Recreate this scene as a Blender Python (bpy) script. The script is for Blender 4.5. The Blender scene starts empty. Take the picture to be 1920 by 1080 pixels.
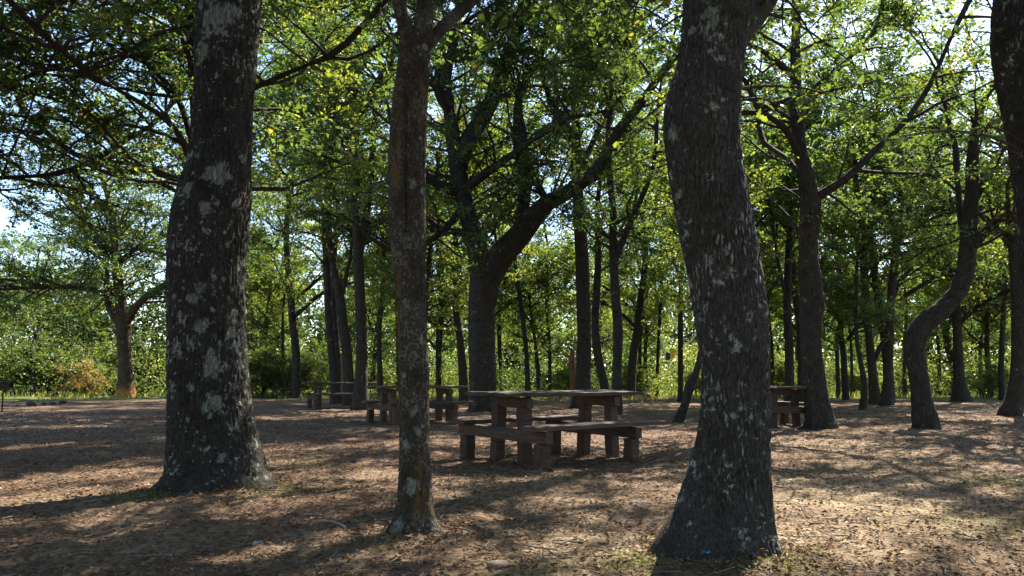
import bpy, math
import numpy as np

R = np.random.default_rng(11)
rad = math.radians
S = bpy.context.scene
C = S.collection

# ------------------------------------------------------------------ camera, light, exposure
F, EYE, HORIZON = 1493.33, 0.86, 713.0          # focal length in photo pixels (28 mm), eye height in metres
PITCH = math.atan((HORIZON - 540) / F)
cam_data = bpy.data.cameras.new('camera')
cam_data.lens, cam_data.sensor_width = 28, 36
cam_data.clip_start, cam_data.clip_end = 0.05, 2000
cam = bpy.data.objects.new('camera', cam_data)
cam.location = (0, 0, EYE)
cam.rotation_euler = (math.pi / 2 + PITCH, 0, 0)
C.objects.link(cam)
S.camera = cam

SUN_AZ, SUN_EL = rad(34), rad(43)               # to the right of straight ahead, above the horizon
world = bpy.data.worlds.new('World')
S.world = world
world.use_nodes = True
wn, wl = world.node_tree.nodes, world.node_tree.links
wn.clear()
sky = wn.new('ShaderNodeTexSky')
sky.sky_type = 'NISHITA'
sky.sun_disc = False
sky.sun_elevation, sky.sun_rotation = SUN_EL, SUN_AZ
sky.air_density, sky.dust_density, sky.ozone_density = 1.0, .5, 2.0
bg = wn.new('ShaderNodeBackground')
bg.inputs['Strength'].default_value = 0.085
wo = wn.new('ShaderNodeOutputWorld')
wl.new(sky.outputs[0], bg.inputs[0])
wl.new(bg.outputs[0], wo.inputs[0])

sun_data = bpy.data.lights.new('sun', 'SUN')
sun_data.energy, sun_data.angle, sun_data.color = 5.0, rad(0.45), (1.0, 0.92, 0.79)
sun = bpy.data.objects.new('sun', sun_data)
sun.rotation_euler = (math.pi / 2 - SUN_EL, 0, math.pi - SUN_AZ)
sun.location = (20, 30, 40)
C.objects.link(sun)

S.view_settings.view_transform = 'Standard'
S.view_settings.look = 'None'
S.view_settings.exposure = 2.0
S.view_settings.gamma = 1
S.view_settings.use_curve_mapping = False
S.render.engine = 'CYCLES'
cy = S.cycles
cy.max_bounces, cy.diffuse_bounces, cy.glossy_bounces, cy.transmission_bounces = 6, 5, 2, 4
cy.use_adaptive_sampling = True
cy.adaptive_threshold = 0.02
cy.use_denoising = True
cy.sample_clamp_indirect = 6.0


# ------------------------------------------------------------------ numbers: pixel to place, noise
def ray(x, y):
    u, v = (x - 960) / F, (540 - y) / F
    return u, math.cos(PITCH) - v * math.sin(PITCH), math.sin(PITCH) + v * math.cos(PITCH)


def at(x, y, D):
    """The point D metres ahead that the photograph shows at x, y; and the metres per pixel there."""
    a, b, c = ray(x, y)
    s = D / b
    return np.array((a * s, D, EYE + c * s)), s / F


def ground_D(y):
    a, b, c = ray(960, y)
    return b * EYE / -c


def _h(ix, iy, iz, seed):
    n = (ix * 73856093) ^ (iy * 19349663) ^ (iz * 83492791) ^ (seed * 2654435761 & 0x7fffffff)
    n = (n ^ (n >> 13)) * 1274126177 & 0x7fffffff
    n = (n ^ (n >> 16)) * 1103515245 & 0x7fffffff
    n ^= n >> 11
    return (n & 0xffff) / 65535.0


def vnoise(p, seed=0):
    p = np.asarray(p, float)
    i = np.floor(p).astype(np.int64)
    f = p - i
    f = f * f * (3 - 2 * f)
    out = 0
    for dx in (0, 1):
        for dy in (0, 1):
            for dz in (0, 1):
                w = (f[:, 0] if dx else 1 - f[:, 0]) * (f[:, 1] if dy else 1 - f[:, 1]) * (f[:, 2] if dz else 1 - f[:, 2])
                out = out + w * _h(i[:, 0] + dx, i[:, 1] + dy, i[:, 2] + dz, seed)
    return out


def fbm(p, seed=0, octaves=3):
    v, a, t = 0, 1.0, 0
    for k in range(octaves):
        v = v + a * vnoise(np.asarray(p) * 2 ** k, seed + k)
        t += a
        a *= .5
    return v / t


def worley(p, seed=0):
    i = np.floor(p).astype(np.int64)
    f1 = np.full(len(p), 9.0)
    f2 = np.full(len(p), 9.0)
    cid = np.zeros(len(p))
    for dx in (-1, 0, 1):
        for dy in (-1, 0, 1):
            for dz in (-1, 0, 1):
                j = i + (dx, dy, dz)
                q = np.stack([_h(j[:, 0], j[:, 1], j[:, 2], seed + s) for s in (1, 2, 3)], 1)
                d = np.sqrt((((j + q) - p) ** 2).sum(1))
                new = d < f1
                f2 = np.where(new, f1, np.minimum(f2, d))
                cid = np.where(new, _h(j[:, 0], j[:, 1], j[:, 2], seed + 9), cid)
                f1 = np.where(new, d, f1)
    return f1, f2, cid


def unit(v):
    v = np.asarray(v, float)
    return v / np.maximum(np.linalg.norm(v, axis=-1, keepdims=True), 1e-9)


def smooth(pts, n):
    """Catmull-Rom through rows of numbers, n rows out, evenly spaced along the first three."""
    P = np.asarray(pts, float)
    P = np.vstack([2 * P[0] - P[1], P, 2 * P[-1] - P[-2]])
    out = []
    for k in range(1, len(P) - 2):
        t = np.linspace(0, 1, 24, endpoint=False)[:, None]
        a, b, c, d = P[k - 1], P[k], P[k + 1], P[k + 2]
        out.append(.5 * (2 * b + (c - a) * t + (2 * a - 5 * b + 4 * c - d) * t ** 2 + (3 * b - a - 3 * c + d) * t ** 3))
    out.append(P[-2][None])
    Q = np.vstack(out)
    L = np.concatenate([[0], np.cumsum(np.linalg.norm(np.diff(Q[:, :3], axis=0), axis=1))])
    s = np.linspace(0, L[-1], n)
    return np.stack([np.interp(s, L, Q[:, k]) for k in range(Q.shape[1])], 1)


# ------------------------------------------------------------------ the lie of the ground
MOUNDS = []      # (x, y, height, radius)


def ground_z(x, y):
    x, y = np.atleast_1d(np.asarray(x, float)), np.atleast_1d(np.asarray(y, float))
    p = np.stack([x, y, np.zeros_like(x)], 1)
    z = .05 * (fbm(p * .35, 3, 2) - .5) + .035 * (vnoise(p * 1.7, 8) - .5) + .034 * (vnoise(p * 4, 21) - .5)
    for mx, my, h, r in MOUNDS:
        z = z + h * np.exp(-((x - mx) ** 2 + (y - my) ** 2) / r ** 2)
    return z


# ------------------------------------------------------------------ meshes and objects
class Acc:
    """Collects vertices, faces and named per-face / per-vertex numbers, then becomes ONE mesh."""
    def __init__(self):
        self.v, self.q, self.t, self.n, self.ta, self.qa, self.va = [], [], [], 0, [], [], {}

    def add(self, v, quads=None, tris=None, qa=None, ta=None, va=None):
        v = np.asarray(v, float)
        if quads is not None and len(quads):
            self.q.append(np.asarray(quads) + self.n)
            self.qa.append(np.zeros(len(quads)) if qa is None else qa)
        if tris is not None and len(tris):
            self.t.append(np.asarray(tris) + self.n)
            self.ta.append(np.zeros(len(tris)) if ta is None else ta)
        for k, a in (va or {}).items():
            self.va.setdefault(k, []).append(a)
        self.v.append(v)
        self.n += len(v)

    def mesh(self, name, material, origin=(0, 0, 0), flat=False):
        me = bpy.data.meshes.new(name)
        V = np.vstack(self.v) - np.asarray(origin)
        Q = np.vstack(self.q) if self.q else np.zeros((0, 4), int)
        T = np.vstack(self.t) if self.t else np.zeros((0, 3), int)
        me.vertices.add(len(V))
        me.vertices.foreach_set('co', V.astype(np.float32).ravel())
        idx = np.concatenate([Q.ravel(), T.ravel()]).astype(np.int32)
        me.loops.add(len(idx))
        me.loops.foreach_set('vertex_index', idx)
        me.polygons.add(len(Q) + len(T))
        start = np.concatenate([np.arange(len(Q)) * 4, len(Q) * 4 + np.arange(len(T)) * 3]).astype(np.int32)
        me.polygons.foreach_set('loop_start', start)
        me.polygons.foreach_set('use_smooth', np.full(len(start), not flat))
        me.update(calc_edges=True)
        fa = np.concatenate(self.qa + self.ta).astype(np.float32) if (self.qa or self.ta) else None
        if fa is not None and fa.any():
            at_ = me.attributes.new('tint', 'FLOAT', 'FACE')
            at_.data.foreach_set('value', fa)
        for k, a in self.va.items():
            at_ = me.attributes.new(k, 'FLOAT', 'POINT')
            at_.data.foreach_set('value', np.concatenate(a).astype(np.float32))
        if material:
            me.materials.append(material)
        return me


def link(name, mesh, parent=None, loc=(0, 0, 0), kind=None):
    o = bpy.data.objects.new(name, mesh)
    C.objects.link(o)
    o.location = loc
    if parent:
        o.parent = parent
    if kind:
        o['kind'] = kind
    return o


def tag(o, label, cat, group=None):
    o['label'], o['category'] = label, cat
    if group:
        o['group'] = group
    return o


def thing(name, label, cat, loc=(0, 0, 0), rz=0, group=None):
    o = bpy.data.objects.new(name, None)
    o.empty_display_size = .2
    C.objects.link(o)
    o.location, o.rotation_euler = loc, (0, 0, rz)
    return tag(o, label, cat, group)


def copy_tree(o, parent=None):
    c = o.copy()
    C.objects.link(c)
    if parent:
        c.parent = parent
    for ch in list(o.children):
        copy_tree(ch, c)
    return c


def tube(pts, radii, sides, ref=None, shape=None):
    """Rings round a line; shape(theta, ring index) scales the radius. Returns verts, quads, and theta / length per vertex."""
    pts, radii = np.asarray(pts, float), np.asarray(radii, float)
    M = len(pts)
    T = unit(np.gradient(pts, axis=0))
    if ref is None:
        ref = np.array((0, 0, 1.)) if abs(T[:, 2]).mean() < .6 else np.array((0, 1., 0))
    A = unit(np.cross(T, ref))
    B = np.cross(T, A)
    th = np.linspace(0, 2 * np.pi, sides, endpoint=False)
    rr = radii[:, None] * np.ones((1, sides))
    if shape is not None:
        rr = rr * shape(th[None, :], np.arange(M)[:, None])
    V = pts[:, None] + rr[..., None] * (np.cos(th)[None, :, None] * A[:, None] + np.sin(th)[None, :, None] * B[:, None])
    i = np.arange(M - 1)[:, None] * sides
    j = np.arange(sides)[None, :]
    k = (j + 1) % sides
    Q = np.stack([i + j, i + k, i + sides + k, i + sides + j], -1).reshape(-1, 4)
    return V.reshape(-1, 3), Q


def cap(acc, base, sides):
    pass


LEAF = np.array([(0, 0, 0), (-.5, .52, .10), (0, 1, -.06), (.5, .48, .10)])
LEAF_T = np.array([(0, 2, 1), (0, 3, 2)])
LOBED = np.array([(0, 0, 0), (-.36, .30, .07), (-.42, .70, .07), (0, 1.05, -.06), (.42, .70, .07), (.36, .30, .07)])
LOBED_T = np.array([(0, 3, 1), (1, 3, 2), (0, 5, 3), (5, 4, 3)])


def leaves(acc, pos, d, nrm, size, tint, width=.55, lobed=False):
    X, TR = (LOBED, LOBED_T) if lobed else (LEAF, LEAF_T)
    n = len(pos)
    d = unit(d)
    s = unit(np.cross(d, nrm))
    u = np.cross(s, d)
    sz = np.asarray(size)[:, None, None]
    V = pos[:, None] + sz * (X[None, :, 0:1] * 2 * width * s[:, None] + X[None, :, 1:2] * d[:, None] + X[None, :, 2:3] * u[:, None])
    Tt = (TR[None] + (np.arange(n) * len(X))[:, None, None]).reshape(-1, 3)
    acc.add(V.reshape(-1, 3), tris=Tt, ta=np.repeat(np.clip(tint, .001, 1), len(TR)))


# ------------------------------------------------------------------ materials
def mat(name):
    m = bpy.data.materials.new(name)
    m.use_nodes = True
    nt = m.node_tree
    nt.nodes.clear()
    out = nt.nodes.new('ShaderNodeOutputMaterial')
    return m, nt, out


def N(nt, t, **kw):
    n = nt.nodes.new('ShaderNode' + t)
    for k, v in kw.items():
        if k in n.inputs:
            n.inputs[k].default_value = v
        else:
            setattr(n, k, v)
    return n


def ramp(nt, src, stops, interp='LINEAR'):
    r = nt.nodes.new('ShaderNodeValToRGB')
    r.color_ramp.interpolation = interp
    el = r.color_ramp.elements
    while len(el) < len(stops):
        el.new(.5)
    for e, (p, c) in zip(el, stops):
        e.position = p
        e.color = (*c, 1) if len(c) == 3 else c
    nt.links.new(src, r.inputs[0])
    return r.outputs[0]


def mixc(nt, fac, a, b, mode='MIX'):
    m = nt.nodes.new('ShaderNodeMix')
    m.data_type, m.blend_type = 'RGBA', mode
    for sock, val in ((m.inputs[0], fac), (m.inputs[6], a), (m.inputs[7], b)):
        if isinstance(val, (int, float)):
            sock.default_value = val
        elif isinstance(val, tuple):
            sock.default_value = (*val, 1)
        else:
            nt.links.new(val, sock)
    return m.outputs[2]


def leaf_material(name, stops, transl=.55, gloss=.05, boost=2.4):
    m, nt, out = mat(name)
    L = nt.links.new
    a = N(nt, 'Attribute', attribute_name='tint')
    col = ramp(nt, a.outputs['Fac'], stops)
    tc = N(nt, 'MixRGB', blend_type='MULTIPLY')
    tc.inputs[0].default_value = 1
    tc.inputs[2].default_value = (boost * 1.38, boost * 1.20, boost * .50, 1)
    L(col, tc.inputs[1])
    d = N(nt, 'BsdfDiffuse')
    t = N(nt, 'BsdfTranslucent')
    g = N(nt, 'BsdfGlossy', Roughness=.42)
    g.inputs['Color'].default_value = (.75, .8, .8, 1)
    L(col, d.inputs[0])
    L(tc.outputs[0], t.inputs[0])
    m1, m2 = N(nt, 'MixShader'), N(nt, 'MixShader')
    m1.inputs[0].default_value = transl
    m2.inputs[0].default_value = gloss
    L(d.outputs[0], m1.inputs[1]); L(t.outputs[0], m1.inputs[2])
    L(m1.outputs[0], m2.inputs[1]); L(g.outputs[0], m2.inputs[2])
    L(m2.outputs[0], out.inputs[0])
    return m


G_OAK = [(0, (.022, .045, .018)), (.35, (.038, .070, .022)), (.7, (.060, .096, .024)), (.93, (.105, .125, .026)), (1, (.17, .15, .03))]
G_FAR = [(0, (.026, .052, .020)), (.4, (.052, .088, .024)), (.8, (.092, .122, .026)), (1, (.14, .15, .03))]
M_OAK = leaf_material('oak_leaf', G_OAK)
M_FAR = leaf_material('woodland_leaf', G_FAR, boost=2.7)
M_BUSH = leaf_material('bush_leaf', [(0, (.028, .058, .02)), (.5, (.088, .125, .035)), (1, (.18, .20, .075))], boost=1.9)
M_DISTANT = leaf_material('distant_leaf', [(0, (.016, .032, .015)), (.5, (.036, .062, .022)), (1, (.085, .10, .028))], transl=.38, gloss=.01, boost=1.2)
M_RUST = leaf_material('rusty_bush_leaf', [(0, (.07, .06, .03)), (.5, (.16, .095, .045)), (1, (.22, .15, .07))])
M_GRASS = leaf_material('grass_blade', [(0, (.05, .085, .022)), (.5, (.11, .14, .035)), (1, (.27, .24, .11))], boost=1.5)
M_DRY = leaf_material('dry_leaf', [(0, (0.050, 0.028, 0.018)), (.35, (0.120, 0.069, 0.040)), (.7, (0.210, 0.129, 0.077)), (.92, (0.330, 0.230, 0.139)), (1, (0.440, 0.345, 0.242))], transl=.15, gloss=.015, boost=.8)


def bark_material(name, dark, mid, lichen=(.30, .32, .27), amount=.55, scale=1.0, orange=0.0, near=False, rim=None, grain=26):
    m, nt, out = mat(name)
    L = nt.links.new
    tc = N(nt, 'TexCoord')
    mp = N(nt, 'Mapping')
    mp.inputs['Scale'].default_value = (1, 1, .2)
    L(tc.outputs['Object'], mp.inputs[0])
    wn_ = N(nt, 'TexNoise', Scale=11 * scale, Detail=4, Roughness=.7)
    L(mp.outputs[0], wn_.inputs[0])
    wa = N(nt, 'VectorMath', operation='MULTIPLY_ADD')
    L(wn_.outputs['Color'], wa.inputs[0])
    wa.inputs[1].default_value = (.075 / scale, .075 / scale, .075 / scale)
    L(mp.outputs[0], wa.inputs[2])
    v = N(nt, 'TexVoronoi', Scale=34 * scale, feature='DISTANCE_TO_EDGE')
    L(wa.outputs[0], v.inputs[0])
    n1 = N(nt, 'TexNoise', Scale=60 * scale, Detail=6, Roughness=.7)
    L(mp.outputs[0], n1.inputs[0])
    n2 = N(nt, 'TexNoise', Scale=5.0, Detail=8, Roughness=.68)
    L(tc.outputs['Object'], n2.inputs[0])
    n3 = N(nt, 'TexNoise', Scale=grain, Detail=4, Roughness=.6)
    L(tc.outputs['Object'], n3.inputs[0])
    base = ramp(nt, n1.outputs[0], [(.3, dark), (.62, mid), (.85, tuple(c * 1.7 for c in mid))])
    tone = ramp(nt, n2.outputs[0], [(.34, (.62, .58, .54)), (.5, (1, 1, 1)), (.64, (1.0, 1.02, 1.0)), (.72, (1.55, 1.5, 1.42))])
    base = mixc(nt, 1.0, base, tone, 'MULTIPLY')
    # pale crust: where broad and fine noise both run high
    mul = N(nt, 'Math', operation='MULTIPLY')
    L(n2.outputs[0], mul.inputs[0]); L(n3.outputs[0], mul.inputs[1])
    lf = ramp(nt, mul.outputs[0], [(.30 + .1 * (1 - amount), (0, 0, 0)), (.36 + .1 * (1 - amount), (1, 1, 1))])
    col = mixc(nt, lf, base, lichen)
    if near:
        a = N(nt, 'Attribute', attribute_name='crust')
        f = ramp(nt, a.outputs['Fac'], [(.36, (0, 0, 0)), (.64, (1, 1, 1))])
        lcol = mixc(nt, ramp(nt, n1.outputs[0], [(.35, (0, 0, 0)), (.65, (1, 1, 1))]), (.105, .11, .09), (.31, .325, .27))
        col = mixc(nt, f, col, lcol)
        ck = N(nt, 'Attribute', attribute_name='fleck')
        fm = N(nt, 'Math', operation='MULTIPLY')
        L(n1.outputs[0], fm.inputs[0]); L(ck.outputs['Fac'], fm.inputs[1])
        fl = ramp(nt, fm.outputs[0], [(.44, (0, 0, 0)), (.54, (1, 1, 1))])
        col = mixc(nt, fl, col, mixc(nt, n1.outputs[0], (.13, .125, .115), (.40, .39, .36)))
    if orange:
        n4 = N(nt, 'TexNoise', Scale=7.0, Detail=9, Roughness=.72)
        L(mp.outputs[0], n4.inputs[0])
        of = ramp(nt, n4.outputs[0], [(.60 - .08 * orange, (0, 0, 0)), (.66 - .08 * orange, (1, 1, 1))])
        col = mixc(nt, of, col, (.135, .085, .034))
    am = N(nt, 'Attribute', attribute_name='moss')
    mf = ramp(nt, am.outputs['Fac'], [(.35, (0, 0, 0)), (.75, (.85, .85, .85))])
    col = mixc(nt, mf, col, rim or (.042, .043, .018))
    b = N(nt, 'Bump', Strength=.7, Distance=.012)
    h = N(nt, 'Math', operation='ADD')
    hv = ramp(nt, v.outputs['Distance'], [(0, (0, 0, 0)), (.16, (1, 1, 1))])
    L(hv, h.inputs[0]); L(n1.outputs[0], h.inputs[1])
    L(h.outputs[0], b.inputs['Height'])
    p = N(nt, 'BsdfPrincipled', Roughness=.9)
    p.inputs['Specular IOR Level'].default_value = .15
    crk = ramp(nt, v.outputs['Distance'], [(0, (.55, .53, .52)), (.10, (1, 1, 1))])
    col = mixc(nt, 1.0, col, crk, 'MULTIPLY')
    L(col, p.inputs['Base Color'])
    L(b.outputs[0], p.inputs['Normal'])
    L(p.outputs[0], out.inputs[0])
    return m


M_BARK1 = bark_material('dark_lichen_bark', (.023, .020, .017), (.060, .053, .045), amount=.75, near=True, scale=1.9)
M_BARK2 = bark_material('orange_lichen_bark', (.036, .028, .021), (.085, .067, .050), lichen=(.165, .152, .122), amount=1.3, grain=62, scale=2.8, orange=.5, near=True)
M_BARK3 = bark_material('plated_oak_bark', (.032, .028, .024), (.086, .076, .065), amount=.85, near=True, scale=1.9)
M_BARK = bark_material('oak_bark', (.025, .021, .017), (.060, .050, .041), amount=.4, scale=.7)
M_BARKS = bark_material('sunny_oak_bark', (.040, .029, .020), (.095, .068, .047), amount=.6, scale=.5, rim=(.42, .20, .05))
M_BARKR = bark_material('reddish_bark', (.10, .05, .028), (.24, .12, .065), amount=.1, scale=.7)
M_TWIG = bark_material('twig_bark', (.030, .026, .021), (.07, .06, .048), amount=.3, scale=.6)


def wood_material():
    m, nt, out = mat('weathered_wood')
    L = nt.links.new
    tc = N(nt, 'TexCoord')
    oi = N(nt, 'ObjectInfo')
    ad = N(nt, 'VectorMath', operation='ADD')
    sc = N(nt, 'VectorMath', operation='SCALE')
    L(oi.outputs['Location'], sc.inputs[0])
    sc.inputs['Scale'].default_value = 7.3
    L(tc.outputs['Object'], ad.inputs[0]); L(sc.outputs[0], ad.inputs[1])
    at_ = N(nt, 'Attribute', attribute_name='grain')
    mp = N(nt, 'Mapping')
    mp.inputs['Scale'].default_value = (1.5, 22, 22)
    L(ad.outputs[0], mp.inputs[0])
    n = N(nt, 'TexNoise', Scale=2.4, Detail=7, Roughness=.65)
    L(mp.outputs[0], n.inputs[0])
    n2 = N(nt, 'TexNoise', Scale=3.0, Detail=5)
    L(ad.outputs[0], n2.inputs[0])
    col = ramp(nt, n.outputs[0], [(.25, (.028, .018, .013)), (.5, (.075, .046, .033)), (.78, (.15, .098, .072))])
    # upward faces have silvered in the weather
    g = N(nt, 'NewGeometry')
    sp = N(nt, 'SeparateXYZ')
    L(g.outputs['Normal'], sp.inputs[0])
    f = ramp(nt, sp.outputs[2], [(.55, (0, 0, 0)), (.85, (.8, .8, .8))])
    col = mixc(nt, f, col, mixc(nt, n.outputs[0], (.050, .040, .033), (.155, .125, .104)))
    col = mixc(nt, ramp(nt, n2.outputs[0], [(.5, (0, 0, 0)), (.7, (.6, .6, .6))]), col, (.055, .04, .03))
    col = mixc(nt, 1.0, col, ramp(nt, oi.outputs['Random'], [(0, (.7, .68, .66)), (1, (1.15, 1.1, 1.05))]), 'MULTIPLY')
    b = N(nt, 'Bump', Strength=.5, Distance=.006)
    L(n.outputs[0], b.inputs['Height'])
    p = N(nt, 'BsdfPrincipled', Roughness=.75)
    p.inputs['Specular IOR Level'].default_value = .25
    L(col, p.inputs['Base Color']); L(b.outputs[0], p.inputs['Normal'])
    L(p.outputs[0], out.inputs[0])
    return m


M_WOOD = wood_material()


def ground_material():
    m, nt, out = mat('forest_floor')
    L = nt.links.new
    tc = N(nt, 'TexCoord')
    P = tc.outputs['Object']

    def noise(s, d=6, r=.62):
        n = N(nt, 'TexNoise', Scale=s, Detail=d, Roughness=r)
        L(P, n.inputs[0])
        return n.outputs[0]
    fine, mid, broad = noise(38, 8, .75), noise(6, 8, .7), noise(.55, 5, .6)
    v = N(nt, 'TexVoronoi', Scale=26.0)
    L(P, v.inputs[0])
    col = ramp(nt, fine, [(.30, (0.039, 0.022, 0.015)), (.5, (0.116, 0.070, 0.045)), (.70, (0.265, 0.180, 0.117))])
    chips = ramp(nt, v.outputs['Color'], [(.1, (0.048, 0.027, 0.018)), (.55, (0.135, 0.082, 0.053)), (.9, (0.307, 0.221, 0.147))])
    col = mixc(nt, .5, col, chips)
    straw = ramp(nt, mid, [(.25, (0.120, 0.082, 0.050)), (.65, (0.460, 0.355, 0.224))])
    col = mixc(nt, ramp(nt, broad, [(.48, (0, 0, 0)), (.66, (0.350, 0.335, 0.314))]), col, straw)
    a = N(nt, 'Attribute', attribute_name='moss')
    mm = N(nt, 'Math', operation='MULTIPLY')
    L(a.outputs['Fac'], mm.inputs[0]); L(ramp(nt, mid, [(.35, (.1, .1, .1)), (.6, (1, 1, 1))]), mm.inputs[1])
    col = mixc(nt, mm.outputs[0], col, mixc(nt, fine, (.035, .055, .014), (.11, .115, .03)))
    st = N(nt, 'Attribute', attribute_name='straw')
    sm = N(nt, 'Math', operation='MULTIPLY')
    L(st.outputs['Fac'], sm.inputs[0]); L(ramp(nt, mid, [(.3, (.25, .25, .25)), (.6, (1, 1, 1))]), sm.inputs[1])
    col = mixc(nt, sm.outputs[0], col, straw)
    far = N(nt, 'Attribute', attribute_name='green')
    col = mixc(nt, far.outputs['Fac'], col, mixc(nt, fine, (.05, .08, .02), (.15, .17, .05)))
    b = N(nt, 'Bump', Strength=.8, Distance=.03)
    h = N(nt, 'Math', operation='ADD')
    L(fine, h.inputs[0]); L(v.outputs['Distance'], h.inputs[1])
    L(h.outputs[0], b.inputs['Height'])
    p = N(nt, 'BsdfPrincipled', Roughness=.95)
    p.inputs['Specular IOR Level'].default_value = .1
    L(col, p.inputs['Base Color']); L(b.outputs[0], p.inputs['Normal'])
    L(p.outputs[0], out.inputs[0])
    return m


def plain(name, lo, hi, scale=12, rough=.85, metallic=0, spec=.3, bump=.3):
    m, nt, out = mat(name)
    L = nt.links.new
    tc = N(nt, 'TexCoord')
    n = N(nt, 'TexNoise', Scale=scale, Detail=6, Roughness=.65)
    L(tc.outputs['Object'], n.inputs[0])
    p = N(nt, 'BsdfPrincipled', Roughness=rough, Metallic=metallic)
    p.inputs['Specular IOR Level'].default_value = spec
    L(ramp(nt, n.outputs[0], [(.3, lo), (.7, hi)]), p.inputs['Base Color'])
    b = N(nt, 'Bump', Strength=bump, Distance=.01)
    L(n.outputs[0], b.inputs['Height'])
    L(b.outputs[0], p.inputs['Normal'])
    L(p.outputs[0], out.inputs[0])
    return m


M_STONE = plain('brown_stone', (.10, .075, .055), (.24, .185, .14), scale=30, bump=.6)
M_STONEW = plain('pale_stone', (.24, .215, .19), (.50, .46, .41), scale=40, bump=.6)
M_STONED = plain('sooty_stone', (.018, .015, .013), (.055, .046, .040))
M_IRON = plain('rusty_iron', (.022, .018, .016), (.06, .04, .03), scale=30, rough=.7)
M_ROPE = plain('white_rope', (.62, .62, .60), (.8, .8, .78), rough=.7)
M_YELLOW = plain('yellow_paint', (.70, .42, .02), (.80, .52, .03), rough=.5, bump=.05)
M_BLUE = plain('blue_plastic', (.02, .13, .30), (.06, .26, .46), scale=60, rough=.45, bump=.2)
M_NAVY = plain('navy_plastic', (.02, .03, .10), (.04, .06, .18), rough=.5)

# ------------------------------------------------------------------ trees: the shapes
def wood_line(px, D, n, dy=0.0, seed=0, depth=None):
    """A traced run of (x, y, width) as points and radii D metres off, bending dy metres in depth on the way up."""
    rows = []
    K = len(px)
    for k, (x, y, w) in enumerate(px):
        t = k / max(K - 1, 1)
        d = D + dy * t ** 1.3
        p, m = at(x, y, d)
        rows.append((*p, w * m / 2))
    q = smooth(rows, n)
    return q[:, :3], np.maximum(q[:, 3], .008)


def extend(pts, r, length, up=.6, wander=.25, n=8, tip=.02):
    """Carry a line on past its end, thinning, turning upward."""
    d = unit(pts[-1] - pts[-3])
    P, Q = [pts[-1]], []
    for k in range(n):
        d = unit(d + np.array((0, 0, up / n)) + R.normal(0, wander, 3) / math.sqrt(n))
        P.append(P[-1] + d * length / n)
    P = np.array(P)
    rr = r[-1] * np.linspace(1, 0, n + 1) ** .8 + tip
    rr[0] = r[-1]
    return P, rr


def shoot(p, d, length, r, n=7, up=.3, wander=.35, tip=.006):
    P = [np.asarray(p, float)]
    for k in range(n):
        d = unit(d + np.array((0, 0, up / n)) + R.normal(0, wander, 3) / math.sqrt(n))
        P.append(P[-1] + d * length / n)
    return np.array(P), r * np.linspace(1, 0, n + 1) + tip


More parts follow.
